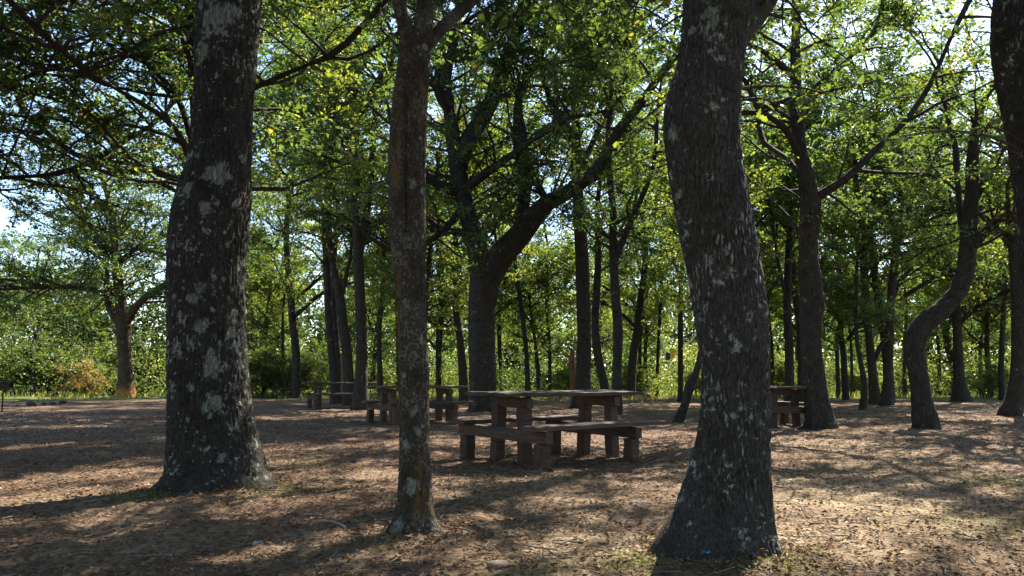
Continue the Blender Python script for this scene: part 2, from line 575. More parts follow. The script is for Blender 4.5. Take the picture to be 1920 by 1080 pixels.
def foliage(carriers, n2, zmin, len2, n3, len3, lpt, size, lobed=False, wood=None, leaf=None, rise=.25, keep=None, flat=.35, n2sides=4):
    """Side branches, twigs and leaves on the carrying limbs; returns (twig Acc, leaf Acc)."""
    wood, leaf = wood or Acc(), leaf or Acc()
    pool, wts = [], []
    for P, r in carriers:
        for k in range(len(P) - 1):
            if P[k][2] > zmin:
                pool.append((P[k], unit(P[k + 1] - P[k]), r[k]))
                wts.append(np.linalg.norm(P[k + 1] - P[k]) * (1 if r[k] > .02 else 1.6))
    wts = np.array(wts) / sum(wts)
    for i in R.choice(len(pool), n2, p=wts):
        p, d, r = pool[i]
        az = R.uniform(0, 2 * np.pi)
        hor = np.array((math.cos(az), math.sin(az), 0))
        hor = hor - d * np.dot(hor, d) * .7
        L2 = len2 * R.uniform(.45, 1.2)
        dd = unit(.35 * d + unit(hor) * R.uniform(.7, 1.1) + np.array((0, 0, R.uniform(-.1, .5))))
        P2, r2 = shoot(p, dd, L2, min(r * .55, .012 + .010 * L2), 7, rise - .15, .4)
        if keep is not None and not keep(P2[-1]):
            continue
        v, q = tube(P2, r2, n2sides)
        wood.add(v, q)
        m = max(3, int(n3 * L2 / len2))
        t = R.uniform(.2, 1, m) ** .8 * (len(P2) - 1)
        k = np.minimum(t.astype(int), len(P2) - 2)
        b0 = P2[k] + (P2[k + 1] - P2[k]) * (t - k)[:, None]
        dir2 = unit(P2[k + 1] - P2[k])
        rnd = R.normal(0, 1, (m, 3)) * (1, 1, flat)
        d3 = unit(.55 * dir2 + .75 * unit(rnd) + (0, 0, .08))
        l3 = len3 * R.uniform(.45, 1.15, m)
        bend = R.normal(0, .22, (m, 3)) * (1, 1, .6)
        bend[:, 2] -= .12
        ts = np.linspace(0, 1, 3)
        P3 = b0[:, None] + ts[None, :, None] * (d3 * l3[:, None])[:, None] + (ts ** 2)[None, :, None] * (bend * l3[:, None])[:, None]
        # twigs as three-sided tubes, all at once
        T = unit(np.gradient(P3, axis=1))
        A = unit(np.cross(T, (0.13, .21, .97)))
        B = np.cross(T, A)
        th = np.arange(3) * 2 * np.pi / 3
        rr = np.array((.0075, .0048, .002)) * (1 + .4 * len3)
        V = P3[:, :, None] + rr[None, :, None, None] * (np.cos(th)[None, None, :, None] * A[:, :, None] + np.sin(th)[None, None, :, None] * B[:, :, None])
        i0 = (np.arange(m) * 9)[:, None, None] + (np.arange(2) * 3)[None, :, None]
        j = np.arange(3)[None, None, :]
        jj = (j + 1) % 3
        Q = np.stack([i0 + j, i0 + jj, i0 + 3 + jj, i0 + 3 + j], -1).reshape(-1, 4)
        wood.add(V.reshape(-1, 3), Q)
        # leaves along the twigs, thickest towards the tips
        tl = 1 - R.random((m, lpt)) ** 1.4 * .9
        x3 = tl * 2
        kk = np.minimum(x3.astype(int), 1)
        w = (x3 - kk)[..., None]
        ii = np.arange(m)[:, None]
        pos = P3[ii, kk] * (1 - w) + P3[ii, kk + 1] * w
        pos = pos.reshape(-1, 3)
        n = len(pos)
        off = R.normal(0, 1, (n, 3)) * (1, 1, .55)
        dl = unit(np.repeat(d3, lpt, 0) * .5 + unit(off) + (0, 0, -.12))
        pos = pos + dl * R.uniform(.0, .09, (n, 1)) * (size / .09)
        nr = unit(R.normal(0, .55, (n, 3)) + (0, 0, 1))
        base = R.uniform(.1, .75)
        tint = np.clip(base + R.normal(0, .16, n) + np.repeat(R.normal(0, .08, m), lpt), .02, 1)
        leaves(leaf, pos, dl, nr, size * R.uniform(.6, 1.25, n), tint, R.uniform(.26, .38), lobed)
    return wood, leaf


def trunk_mesh(P, r, sides, material, root, flare=.5, fh=.35, lobes=5, bark=None, moss=0.0, mossh=.5, blobs=(), blobn=0, seed=1, name='trunk', lump=.06, toes=()):
    ph = R.uniform(0, 6.28)
    z0 = root[2]
    zz = P[:, 2] - z0

    def shape(th, i):
        z = np.maximum(zz[i[:, 0]], 0)[:, None]
        e = np.exp(-z / fh)
        s = 1 + flare * e * (.45 + .55 * np.cos(lobes * th + ph + .6 * np.sin(2 * th)) ** 2) * (.6 + .4 * np.cos(th + ph * 2))
        return s
    V, Q = tube(P, r, sides, np.array((0, 1., 0)), shape)
    ctr = np.repeat(P, sides, 0)
    out = unit(V - ctr)
    for az, wd, amp, hh in toes:              # root swellings: direction, angular width, reach, height
        a = np.arctan2(out[:, 1], out[:, 0])
        dz = np.maximum(V[:, 2] - z0, 0)
        V = V + out * (amp * np.exp(-(((a - az + np.pi) % (2 * np.pi) - np.pi) / wd) ** 2) * np.exp(-dz / hh))[:, None]
    rr = np.repeat(r, sides)
    V = V + out * (lump * rr * 2 * (fbm(V * (2.2, 2.2, 1.1) / max(r[0] * 3, .2), seed, 3) - .5))[:, None]
    crust = np.zeros(len(V))
    fleck = np.zeros(len(V))
    if bark:
        kind, sc, depth, zs = bark
        wob = np.stack([vnoise(V * 14, 40) - .5, vnoise(V * 14, 41) - .5, vnoise(V * 6, 42) - .5], 1) * (.9, .9, 1.2)
        f1, f2, cid = worley(V * (sc, sc, sc * zs) + wob * .8, 5 + seed)
        plate = np.clip((f2 - f1) / .28, 0, 1)
        V = V + out * (depth * (plate ** .7 - .75) + depth * .5 * (fbm(V * 30, 77, 2) - .5))[:, None]
        if kind == 'plates':
            area = fbm(V * (3.0, 3.0, 2.0), 60 + seed, 3)
            fleck = np.clip((cid - .5) * .5 + .5 + (area - .46) * 3.2, 0, 1) * (.35 + .65 * plate)
        else:
            fleck = np.clip((cid - .5) * .4 + .36 + (fbm(V * 2.6, 61 + seed, 3) - .5) * 2.6, 0, 1) * (.3 + .7 * plate)
    # round crusts of lichen: chosen places, then scattered ones
    B = [(np.asarray(p, float), rr_ * .85, 1.0) for p, rr_ in blobs]
    for _ in range(blobn):
        k = R.integers(len(V))
        B.append((V[k], R.choice([.007, .012, .020, .036], p=[.5, .3, .14, .06]) * R.uniform(.7, 1.2), R.uniform(.8, 1.0)))
    if B:
        edge = fbm(V * 28, 15, 3) - .5
        fine = vnoise(V * 95, 19) - .5
        for p, br, a in B:
            d = np.linalg.norm((V - p) * (1, 1, .8), axis=1)
            near = d < br * 2
            val = a * (1.0 - d[near] / br * .6) + edge[near] * 1.1 + fine[near] * .55
            crust[near] = np.maximum(crust[near], np.clip(val, 0, 1))
    ms = np.zeros(len(V))
    if moss:
        h = V[:, 2] - z0
        ms = np.clip(moss * (np.exp(-np.maximum(h, 0) / mossh)) * (.4 + 1.2 * fbm(V * 6, 90, 3)), 0, 1)
    acc = Acc()
    acc.add(V, Q, va={'crust': crust, 'fleck': fleck, 'moss': ms})
    return acc.mesh(name, material, root)


CROWN_MESHES = []


def tree(name, label, cat, base, trunk, limbs=(), D=None, dy=0.0, sides=16, step=.08, material=None, group=None,
         ext=4.0, crown=None, flare=.45, fh=.3, lobes=4, leafmat=None, limb_ext=2.5, extra=0, fulltop=None, limb_mat=None, top=None, **kw):
    """A traced tree: trunk, limbs, twigs and crown, all children of an Empty at its foot."""
    global R
    R = np.random.default_rng(sum(ord(c) * (i + 7) for i, c in enumerate(label)))     # every tree grows from its own seed
    material = material or M_BARK
    D = D or ground_D(base)
    P, r = wood_line(trunk, D, 60, dy)
    gz = float(ground_z(P[0][0], P[0][1])[0])
    first = P[0].copy()
    first[2] = gz - .12
    P[0][2] = max(P[0][2], gz + .02)
    P, r = np.vstack([first, P]), np.concatenate([[r[0] * 1.05], r])
    root = np.array((first[0], first[1], gz))
    E, er = extend(P, r, ext, .9, .3) if ext else (P[-1:], r[-1:])
    full, fr = np.vstack([P, E[1:]]), np.concatenate([r, er[1:]])
    L = np.linalg.norm(np.diff(full, axis=0), axis=1).sum()
    q = smooth(np.column_stack([full, fr]), max(12, int(L / step)))
    if sides >= 90:
        hi = q[:, 2] > 1.1 + .52 * D + .3
        q = np.vstack([q[~hi], q[hi][::6], q[-1:]])
    full, fr = q[:, :3], q[:, 3]
    o = thing(name, label, cat, root, 0, group)
    link('trunk', trunk_mesh(full, fr, sides, material, root, flare, fh, lobes, **kw), o)
    carriers = [(full, fr)]
    for lb in limbs:
        px, ldy, d0 = lb[0], lb[1], lb[2] if len(lb) > 2 else 0
        lp, lr = wood_line(px, D + d0, 30, ldy)
        e, erl = extend(lp, lr, limb_ext, .5, .35)
        lp, lr = np.vstack([lp, e[1:]]), np.concatenate([lr, erl[1:]])
        a = Acc()
        v, qd = tube(lp, lr, max(7, sides // 2 if sides < 40 else 16), None if abs(np.gradient(lp, axis=0)[:, 1]).mean() > .1 else np.array((0, 1., 0)))
        nn = (fbm(v * 5, 31, 2) - .5)
        v = v + unit(v - np.repeat(lp, len(v) // len(lp), 0)) * (nn * .25 * np.repeat(lr, len(v) // len(lp)))[:, None]
        a.add(v, qd)
        link('limb', a.mesh('limb', limb_mat or material, root), o)
        carriers.append((lp, lr))
    # more limbs spread from the upper trunk, out of the picture or high in the crown
    for k in range(extra):
        j = R.integers(int(len(full) * (.86 if sides >= 90 else .55)), len(full) - 2)
        az = R.uniform(0, 6.28) if fulltop is None else fulltop + R.normal(0, .9)
        d = unit(np.array((math.cos(az), math.sin(az), R.uniform(.3, .9))))
        lp, lr = shoot(full[j], d, R.uniform(2.2, 4.5), min(fr[j] * .6, .09), 10, .3, .4, .012)
        a = Acc()
        a.add(*tube(lp, lr, 7))
        link('limb', a.mesh('limb', limb_mat or material, root), o)
        carriers.append((lp, lr))
    if crown:
        w, lf = foliage(carriers, **crown)
        if top:                                     # leaf clumps added mostly above view, to shade and dapple the ground
            foliage(carriers, **dict(crown, n2=int(top[0] * .36), zmin=top[1], wood=w, leaf=lf, size=.12, lpt=26, n3=26, len3=.6))
        t = link('twigs', w.mesh('twigs', M_TWIG, root), o, kind='stuff')
        c = link('crown', lf.mesh('crown', leafmat or M_OAK, root, flat=True), o, kind='stuff')
    return o, carriers, root


def edges(rows):
    """(y, left edge, right edge) rows to (x, y, width)."""
    return [((a + b) / 2, y, b - a) for y, a, b in rows]


# places that heave up round the near trees
for bx, by, h, rr in ((405, 925, .03, .7), (1350, 1065, .04, .45), (780, 1010, .02, .3)):
    g, _ = at(bx, by, ground_D(by))
    MOUNDS.append((g[0], g[1], h, rr))
g, _ = at(1270, 1075, ground_D(1075))
MOUNDS.append((g[0], g[1], .03, .3))

# ------------------------------------------------------------------ the ground
def make_ground():
    rr = np.concatenate([[0], np.geomspace(.5, 60, 290), np.geomspace(64, 900, 24)])
    th = np.concatenate([np.linspace(rad(48), rad(132), 300, endpoint=False), np.linspace(rad(132), rad(408), 70, endpoint=False)])
    A = len(th)
    X = (rr[1:, None] * np.cos(th)).ravel()
    Y = (rr[1:, None] * np.sin(th)).ravel()
    X, Y = np.concatenate([[0], X]), np.concatenate([[0], Y])
    Z = ground_z(X, Y)
    P = np.stack([X, Y, Z * 0], 1)
    near = np.hypot(X, Y) < 25
    Z[near] += .026 * (vnoise(P[near] * (11, 15, 1), 55) - .5) + .012 * (vnoise(P[near] * 31, 56) - .5)
    moss = np.zeros(len(X))
    for px, py, r, a in ((270, 935, .35, 1), (240, 930, .25, .8), (1180, 1065, .3, 1), (1420, 1070, .3, 1), (1000, 1075, .3, .6), (700, 1020, .2, .7), (880, 930, .3, .35),
                         (560, 870, .5, .35), (1500, 890, .4, .6), (1890, 900, .6, .7), (1880, 980, .6, .8), (1640, 880, .5, .35), (320, 800, .7, .35), (1720, 940, .5, .3), (520, 925, .35, .7)):
        q, _ = at(px, py, ground_D(py))
        moss = np.maximum(moss, a * np.exp(-((X - q[0]) ** 2 + (Y - q[1]) ** 2) / r ** 2))
    dd = np.hypot(X, Y)
    green = np.clip((dd - 37 + 5 * (fbm(P * .25, 66, 2) - .5)) / 4, 0, .9)
    i = 1 + np.arange(len(rr) - 2)[:, None] * A
    j = np.arange(A)[None]
    k = (j + 1) % A
    Q = np.stack([i + j, i + A + j, i + A + k, i + k], -1).reshape(-1, 4)
    T = np.stack([np.zeros(A, int), 1 + np.arange(A), 1 + (np.arange(A) + 1) % A], 1)
    a = Acc()
    drift = fbm(P * 1.1, 67, 3)
    straw = np.zeros(len(X))
    for px, py, r, w in ((1640, 930, 1.3, .9), (1500, 1000, .7, .9), (1150, 1030, .7, .6), (620, 1020, .5, .5), (1780, 850, 1.6, .5), (1050, 930, .9, .4)):
        q, _ = at(px, py, ground_D(py))
        straw = np.maximum(straw, w * np.exp(-((X - q[0]) ** 2 + (Y - q[1]) ** 2) / r ** 2))
    straw = np.clip(straw * (.2 + 1.6 * drift), 0, .85)
    a.add(np.stack([X, Y, Z], 1), Q, T, va={'moss': moss, 'green': green, 'straw': straw})
    o = link('ground', a.mesh('ground', ground_material()), kind='structure')
    o['label'] = 'brown forest floor strewn with dry leaves'


make_ground()

# ------------------------------------------------------------------ near trees
def pt(x, y, D):
    return at(x, y, D)[0]


D1, D2, D3 = ground_D(917), ground_D(1004), ground_D(1052)
f1 = D1 - .27
near_crown = dict(n2=46, zmin=4.3, len2=2.6, n3=11, len3=.85, lpt=20, size=.078, lobed=True)
T1, CAR1, ROOT1 = tree('oak_tree', 'stout dark oak with big pale round lichen crusts on its bark', 'tree', 917,
     edges([(915, 312, 498), (880, 318, 492), (850, 317, 484), (800, 318, 474), (700, 320, 461), (600, 320, 455), (500, 318, 456), (450, 319, 462), (400, 325, 467), (350, 340, 470),
            (300, 355, 470), (200, 365, 472), (100, 369, 480), (0, 373, 488), (-120, 380, 490)]),
     [([(385, -60, 60), (330, -160, 46), (240, -260, 36)], -.5)],
     sides=180, step=.014, material=M_BARK1, ext=5.5, extra=5, crown=near_crown, flare=.12, fh=.12, lobes=5,
     bark=('crust', 30, .020, .17), moss=.3, mossh=.10, blobn=900, seed=1, toes=[(rad(185), .5, .09, .10), (rad(-20), .5, .12, .11), (rad(-85), .35, .12, .09), (rad(230), .35, .07, .08)], limb_ext=3,
     blobs=[(pt(408, 322, f1), .10), (pt(392, 330, f1), .07), (pt(377, 543, f1), .065), (pt(418, 538, f1), .05), (pt(352, 352, f1), .06), (pt(395, 684, f1), .085), (pt(420, 690, f1), .06),
            (pt(398, 757, f1), .08), (pt(437, 800, f1), .06), (pt(445, 590, f1 + .1), .10), (pt(440, 620, f1 + .1), .08), (pt(372, 612, f1), .06), (pt(385, 608, f1), .04), (pt(340, 660, f1 + .05), .08),
            (pt(350, 750, f1 + .05), .06), (pt(436, 712, f1), .055), (pt(400, 30, f1), .13), (pt(430, 20, f1), .12), (pt(385, 50, f1), .08), (pt(385, 395, f1), .07), (pt(445, 415, f1), .05),
            (pt(435, 650, f1), .05), (pt(425, 735, f1), .045), (pt(375, 100, f1 + .05), .09), (pt(400, 555, f1), .03), (pt(405, 140, f1), .035), (pt(408, 160, f1), .035)])

T2, CAR2, ROOT2 = tree('slender_tree', 'slim twin-stemmed tree with orange lichen, nearest the camera in the middle', 'tree', 1004,
     edges([(1004, 742, 813), (975, 744, 812), (950, 746, 811), (900, 748, 808), (800, 750, 805), (700, 747, 803), (600, 745, 800), (500, 752, 798), (400, 757, 798), (300, 756, 799), (200, 757, 802),
            (100, 762, 806), (50, 775, 812), (0, 782, 815), (-100, 790, 822)]),
     [(edges([(560, 742, 778), (500, 737, 772), (450, 731, 766), (400, 728, 764), (300, 728, 763), (200, 734, 768), (130, 744, 774), (60, 752, 778), (20, 742, 764), (-60, 735, 755)]), .0, -.02),
      ([(795, 95, 22), (830, 52, 24), (885, 2, 22), (960, -60, 20)], .4), ([(760, 70, 16), (745, 20, 14), (735, -40, 12)], -.2)],
     sides=100, step=.014, material=M_BARK2, ext=4.5, extra=4, crown=dict(near_crown, n2=44, zmin=3.1, len2=1.9), flare=.18, fh=.10, lobes=3,
     bark=('crust', 42, .007, .2), moss=.5, mossh=.10, blobn=240, seed=2, toes=[(rad(-35), .45, .075, .06), (rad(205), .5, .05, .06), (rad(-100), .4, .04, .05)], limb_ext=2, lump=.10)

T3, CAR3, ROOT3 = tree('oak_tree', 'big leaning oak with plated pale-flecked bark, nearest on the right', 'tree', 1052,
     edges([(1052, 1256, 1446), (1000, 1266, 1441), (950, 1278, 1440), (900, 1290, 1440), (850, 1303, 1440), (800, 1312, 1442), (700, 1317, 1440), (600, 1305, 1437), (500, 1290, 1423), (400, 1268, 1405),
            (300, 1252, 1386), (250, 1246, 1383), (200, 1249, 1385), (150, 1264, 1388), (100, 1275, 1394), (50, 1281, 1404), (0, 1284, 1412), (-120, 1286, 1400)]),
     [([(1375, 70, 60), (1420, 15, 52), (1470, -60, 46), (1560, -160, 40)], .5)],
     sides=190, step=.012, material=M_BARK3, ext=5.5, extra=5, crown=dict(near_crown, zmin=3.2), flare=.06, fh=.12, lobes=3,
     bark=('plates', 46, .014, .26), moss=.5, mossh=.12, blobn=90, seed=3, toes=[(rad(196), .45, .12, .19), (rad(-80), .6, .05, .16), (rad(-20), .35, .05, .16), (rad(240), .45, .06, .17), (rad(275), .2, .05, .10)], limb_ext=3,
     blobs=[(pt(1335, 30, D3 - .2), .09), (pt(1330, 60, D3 - .2), .06), (pt(1265, 250, D3 - .1), .05), (pt(1338, 545, D3 - .2), .03), (pt(1360, 690, D3 - .2), .025)])

D4 = 5.2
T4, CAR4, ROOT4 = tree('oak_tree', 'dark trunk leaning in at the right edge of the picture', 'tree', 960,
     edges([(960, 1985, 2130), (800, 1960, 2095), (600, 1935, 2065), (400, 1914, 2040), (300, 1904, 2028), (200, 1886, 2012), (120, 1871, 2000), (60, 1866, 1990), (0, 1871, 1985), (-120, 1880, 1985)]),
     [([(1925, -60, 36), (1840, -160, 30), (1740, -240, 24)], .3)], D=D4,
     sides=100, step=.02, material=M_BARK1, ext=4.5, extra=4, crown=dict(near_crown, n2=40, zmin=4.3), flare=.4, fh=.2, lobes=5,
     bark=('crust', 32, .014, .2), moss=.4, blobn=160, seed=4)

# ------------------------------------------------------------------ middle trees, traced
MID = dict(n2=80, zmin=3.0, len2=2.6, n3=12, len3=.85, lpt=28, size=.098)


def mid(**k):
    return dict(MID, **k)


T5, CAR5, ROOT5 = tree('oak_tree', 'massive forked oak rising behind the largest picnic table', 'tree', 772,
     [(905, 772, 52), (905, 740, 48), (905, 700, 50), (903, 640, 49), (902, 580, 49), (908, 540, 56), (903, 500, 50), (891, 455, 36), (879, 410, 33), (867, 360, 31), (857, 310, 30), (850, 260, 28), (842, 200, 22), (836, 150, 20), (848, 90, 16), (856, 40, 12)],
     [([(915, 530, 46), (938, 482, 46), (975, 440, 44), (1008, 400, 38), (1030, 378, 32), (1062, 362, 27), (1108, 328, 24), (1138, 292, 22), (1160, 245, 20), (1200, 195, 17), (1238, 140, 14)], -2.5),
      ([(860, 310, 34), (880, 260, 32), (912, 208, 30), (938, 150, 27), (955, 100, 24), (978, 40, 20)], 1.5),
      ([(872, 355, 20), (910, 325, 17), (960, 290, 13), (1000, 262, 9)], -1.5), ([(866, 362, 22), (838, 352, 20), (806, 335, 17), (775, 305, 12)], -1.0),
      ([(868, 385, 14), (835, 430, 12), (800, 455, 10)], -1.0), ([(975, 430, 22), (985, 350, 20), (970, 270, 18), (975, 180, 16), (1010, 110, 12)], 1.5),
      ([(1030, 385, 16), (1000, 330, 13), (985, 280, 10)], .5), ([(845, 215, 16), (820, 170, 14), (826, 110, 12), (845, 60, 9)], .8)],
     sides=40, step=.06, ext=3.5, extra=6, top=(135, 9.6), crown=mid(n2=165, zmin=3.8, len2=2.9), flare=.5, fh=.35, lobes=5, bark=('crust', 16, .03, .2), moss=.5, mossh=.5, lump=.15, material=M_BARK)

T6, *_ = tree('tall_tree', 'straight tall trunk with a reddish broken stem beside it, behind the table', 'tree', 766,
     [(1092, 766, 34), (1093, 720, 29), (1095, 640, 27), (1094, 560, 27), (1091, 480, 25), (1086, 400, 23), (1082, 330, 20), (1080, 250, 17), (1078, 180, 14), (1085, 100, 11)],
     [([(1085, 290, 12), (1062, 240, 11), (1040, 200, 9)], -1), ([(1083, 330, 12), (1110, 270, 11), (1140, 200, 9), (1150, 120, 7)], 1.2)],
     sides=22, step=.1, top=(70, 10.5), crown=mid(n2=56, zmin=4.5), flare=.6, fh=.3)
T7, *_ = tree('forked_tree', 'slim tree forking halfway up, just right of the straight tall trunk', 'tree', 776,
     [(1157, 776, 22), (1157, 700, 17), (1159, 620, 19), (1154, 550, 18), (1150, 470, 16), (1150, 400, 14), (1145, 340, 12), (1140, 260, 10), (1146, 180, 8)],
     [([(1153, 490, 13), (1168, 450, 12), (1190, 400, 11), (1212, 350, 9), (1225, 310, 7)], -1)],
     sides=16, step=.1, top=(75, 9.5), crown=mid(n2=60, zmin=4.2, len2=2.2), flare=.35)
T8, *_ = tree('leaning_tree', 'dark leaning stem between the straight tall trunk and the slim forked tree', 'tree', 760,
     [(1140, 760, 20), (1133, 720, 17), (1120, 660, 16), (1116, 600, 15), (1119, 540, 14), (1122, 470, 12), (1120, 400, 10), (1126, 320, 8)], (),
     sides=12, step=.12, crown=mid(n2=45, zmin=4.5, len2=2.0), flare=.4)
T9, *_ = tree('thin_tree', 'thin pole-like stem seen over the middle of the largest table', 'tree', 748,
     [(990, 748, 11), (988, 680, 9), (982, 610, 9), (972, 540, 8), (966, 480, 7), (968, 400, 6)], (), sides=10, step=.15, crown=mid(n2=36, zmin=4, len2=1.9, size=.09), flare=.3)
T10, *_ = tree('thin_tree', 'bowed slender stem close behind the twin-stemmed trunk', 'tree', 752,
     [(870, 752, 18), (868, 700, 17), (863, 640, 15), (855, 580, 13), (850, 530, 11), (855, 470, 10), (850, 400, 8)], ([[(852, 545, 8), (838, 510, 7), (828, 480, 5)], -.6],), sides=12, step=.15, crown=mid(n2=40, zmin=4, len2=2.0, size=.09), flare=.3)
T11, *_ = tree('slender_tree', 'leftmost slim trunk of the clump behind the far picnic tables', 'tree', 757,
     [(632, 757, 22), (627, 710, 17), (620, 640, 15), (615, 570, 14), (612, 480, 14), (609, 400, 13), (612, 310, 12), (606, 220, 10), (610, 130, 8)],
     [([(612, 400, 7), (590, 350, 6), (575, 300, 5)], 1.0), ([(611, 310, 9), (622, 240, 8), (620, 150, 7)], -1.0)],
     sides=14, step=.12, top=(50, 10.5), crown=mid(n2=58, zmin=4.6), flare=.4, group='clump of slim trunks behind the far tables')
T11b, *_ = tree('slender_tree', 'second slim trunk half hidden in the clump behind the far tables', 'tree', 752,
     [(640, 752, 14), (634, 680, 12), (628, 610, 11), (624, 550, 10), (628, 470, 9), (634, 390, 8), (630, 300, 7)], (), sides=12, step=.15, crown=mid(n2=40, zmin=5), flare=.3,
     group='clump of slim trunks behind the far tables')
T11c, *_ = tree('slender_tree', 'curved trunk forking low in the clump behind the far tables', 'tree', 760,
     [(657, 760, 24), (654, 710, 20), (649, 650, 20), (641, 590, 18), (636, 550, 17), (626, 500, 14), (618, 450, 12), (617, 390, 10), (622, 320, 9)],
     [([(640, 560, 9), (650, 510, 8), (657, 480, 7), (660, 430, 5)], -.6)], sides=16, step=.12, top=(24, 10.5), crown=mid(n2=60, zmin=4.8), flare=.4, group='clump of slim trunks behind the far tables')
T11d, *_ = tree('slender_tree', 'rightmost and thickest trunk of the clump, splitting into two upright stems', 'tree', 768,
     [(676, 768, 32), (677, 720, 25), (678, 640, 21), (675, 560, 20), (672, 480, 19), (670, 440, 18), (661, 380, 15), (656, 310, 13), (640, 250, 12), (622, 190, 10), (608, 120, 8)],
     [([(674, 470, 15), (683, 430, 15), (691, 370, 14), (697, 310, 13), (700, 260, 11), (705, 190, 9)], .8), ([(668, 410, 8), (672, 340, 8), (668, 260, 7), (660, 180, 6)], 1.2),
      ([(645, 265, 12), (668, 220, 14), (695, 180, 16), (722, 130, 12)], -1.5)],
     sides=18, step=.12, top=(34, 10.5), crown=mid(n2=95, zmin=4.6), flare=.45, group='clump of slim trunks behind the far tables')
T11e, *_ = tree('thin_tree', 'very thin stem alone between the clump and the twin-stemmed trunk', 'tree', 748,
     [(714, 748, 12), (712, 690, 10), (711, 620, 9), (717, 560, 9), (719, 500, 8), (716, 420, 7)], (), sides=10, step=.15, crown=mid(n2=36, zmin=4.5, len2=1.8, size=.09), flare=.3)
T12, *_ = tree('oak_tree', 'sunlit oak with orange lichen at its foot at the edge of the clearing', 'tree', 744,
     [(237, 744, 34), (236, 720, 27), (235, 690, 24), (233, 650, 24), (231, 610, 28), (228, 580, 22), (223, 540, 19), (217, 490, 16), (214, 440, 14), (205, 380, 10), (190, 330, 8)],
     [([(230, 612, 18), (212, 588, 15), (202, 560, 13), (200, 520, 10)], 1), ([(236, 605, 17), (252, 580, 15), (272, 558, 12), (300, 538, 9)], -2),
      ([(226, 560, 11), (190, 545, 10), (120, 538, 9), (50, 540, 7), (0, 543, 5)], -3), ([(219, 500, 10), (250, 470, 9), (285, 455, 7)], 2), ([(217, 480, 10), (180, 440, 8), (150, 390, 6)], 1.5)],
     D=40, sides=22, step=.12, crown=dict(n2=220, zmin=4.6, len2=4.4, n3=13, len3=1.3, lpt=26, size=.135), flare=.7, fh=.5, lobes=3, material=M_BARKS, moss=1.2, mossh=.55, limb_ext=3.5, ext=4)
T24, CAR24, ROOT24 = tree('oak_tree', 'oak almost hidden behind the lichen-crusted oak, its limbs reaching left', 'tree', 838,
     [(400, 838, 46), (398, 760, 40), (396, 640, 38), (394, 520, 36), (388, 420, 34), (380, 330, 30), (372, 240, 27), (366, 150, 24), (360, 60, 20)],
     [([(372, 330, 24), (345, 270, 14), (312, 225, 11), (262, 192, 9), (215, 165, 7)], -1.0), ([(366, 150, 16), (350, 90, 10), (322, 40, 8), (290, 5, 6)], -1.2), ([(378, 360, 12), (330, 335, 10), (260, 310, 8), (180, 300, 6)], .6),
      ([(360, 260, 13), (330, 180, 11), (270, 115, 9), (195, 60, 7)], .8), ([(374, 250, 14), (430, 190, 12), (510, 150, 10), (580, 120, 7)], -.8)],
     sides=24, step=.08, extra=2, crown=mid(n2=125, zmin=3.1, len2=2.4, size=.071, lpt=31), flare=.4, fh=.2, limb_ext=3.2)
T26_ADDED, *_ = tree('oak_tree', 'tall oak hidden behind the big plated oak, its limbs spreading left over the clearing', 'tree', 838,  # added oak, not traced; its high unseen limbs put the left floor in shade
     [(1378, 838, 44), (1376, 700, 38), (1368, 500, 36), (1350, 300, 33), (1335, 100, 30), (1330, -40, 27), (1325, -180, 22)],
     [([(1332, -20, 22), (1200, -130, 18), (1030, -220, 14), (850, -290, 10)], .4), ([(1330, -60, 20), (1180, -230, 16), (980, -330, 12), (760, -400, 9)], -1.2), ([(1328, -130, 18), (1240, -260, 14), (1100, -380, 10), (900, -480, 7)], 1.5)],
     sides=20, step=.1, crown=mid(n2=110, zmin=6.2, len2=2.3, n3=11, len3=.8, lpt=26, size=.10), flare=.4, fh=.2, limb_ext=2.2, ext=3)
T25, *_ = tree('oak_tree', 'oak outside the left edge whose leafy limbs enter the picture', 'tree', 850,
     [(-330, 850, 60), (-322, 700, 48), (-315, 560, 44), (-305, 430, 40), (-290, 300, 36), (-280, 180, 30), (-270, 60, 24)],
     [([(-305, 430, 26), (-230, 380, 16), (-130, 350, 12), (-20, 335, 9), (80, 330, 6)], 1.5), ([(-290, 300, 26), (-200, 230, 16), (-90, 180, 12), (30, 150, 9), (120, 120, 6)], 1.0), ([(-282, 200, 22), (-190, 110, 13), (-80, 60, 10), (40, 20, 7)], .2)],
     sides=20, step=.1, crown=mid(n2=150, zmin=3.3, len2=2.4, size=.071, lpt=31), flare=.4, limb_ext=3.0)
T13, CAR13, ROOT13 = tree('oak_tree', 'thick kinked trunk beside the half-hidden table on the right', 'tree', 802,
     edges([(802, 1515, 1568), (780, 1513, 1562), (750, 1509, 1555), (700, 1504, 1546), (650, 1500, 1540), (600, 1500, 1541), (560, 1504, 1545), (500, 1499, 1535), (450, 1500, 1532), (400, 1502, 1540),
            (360, 1500, 1532), (320, 1496, 1524), (270, 1488, 1512), (200, 1482, 1504), (120, 1482, 1500), (40, 1486, 1500)]),
     [([(1525, 375, 19), (1552, 357, 16), (1592, 330, 14), (1640, 282, 12), (1683, 243, 11), (1728, 185, 10), (1758, 128, 8), (1785, 65, 7)], -1.2), ([(1500, 290, 14), (1470, 240, 13), (1430, 210, 10)], -1),
      ([(1494, 230, 13), (1530, 170, 12), (1580, 120, 10), (1640, 60, 8)], 1.2), ([(1500, 330, 10), (1478, 300, 10), (1450, 280, 8)], 1)],
     sides=40, step=.045, extra=2, crown=mid(n2=80, zmin=3.0, len2=2.3, size=.09), flare=.5, fh=.2, lobes=4, bark=('crust', 20, .022, .2), lump=.16)
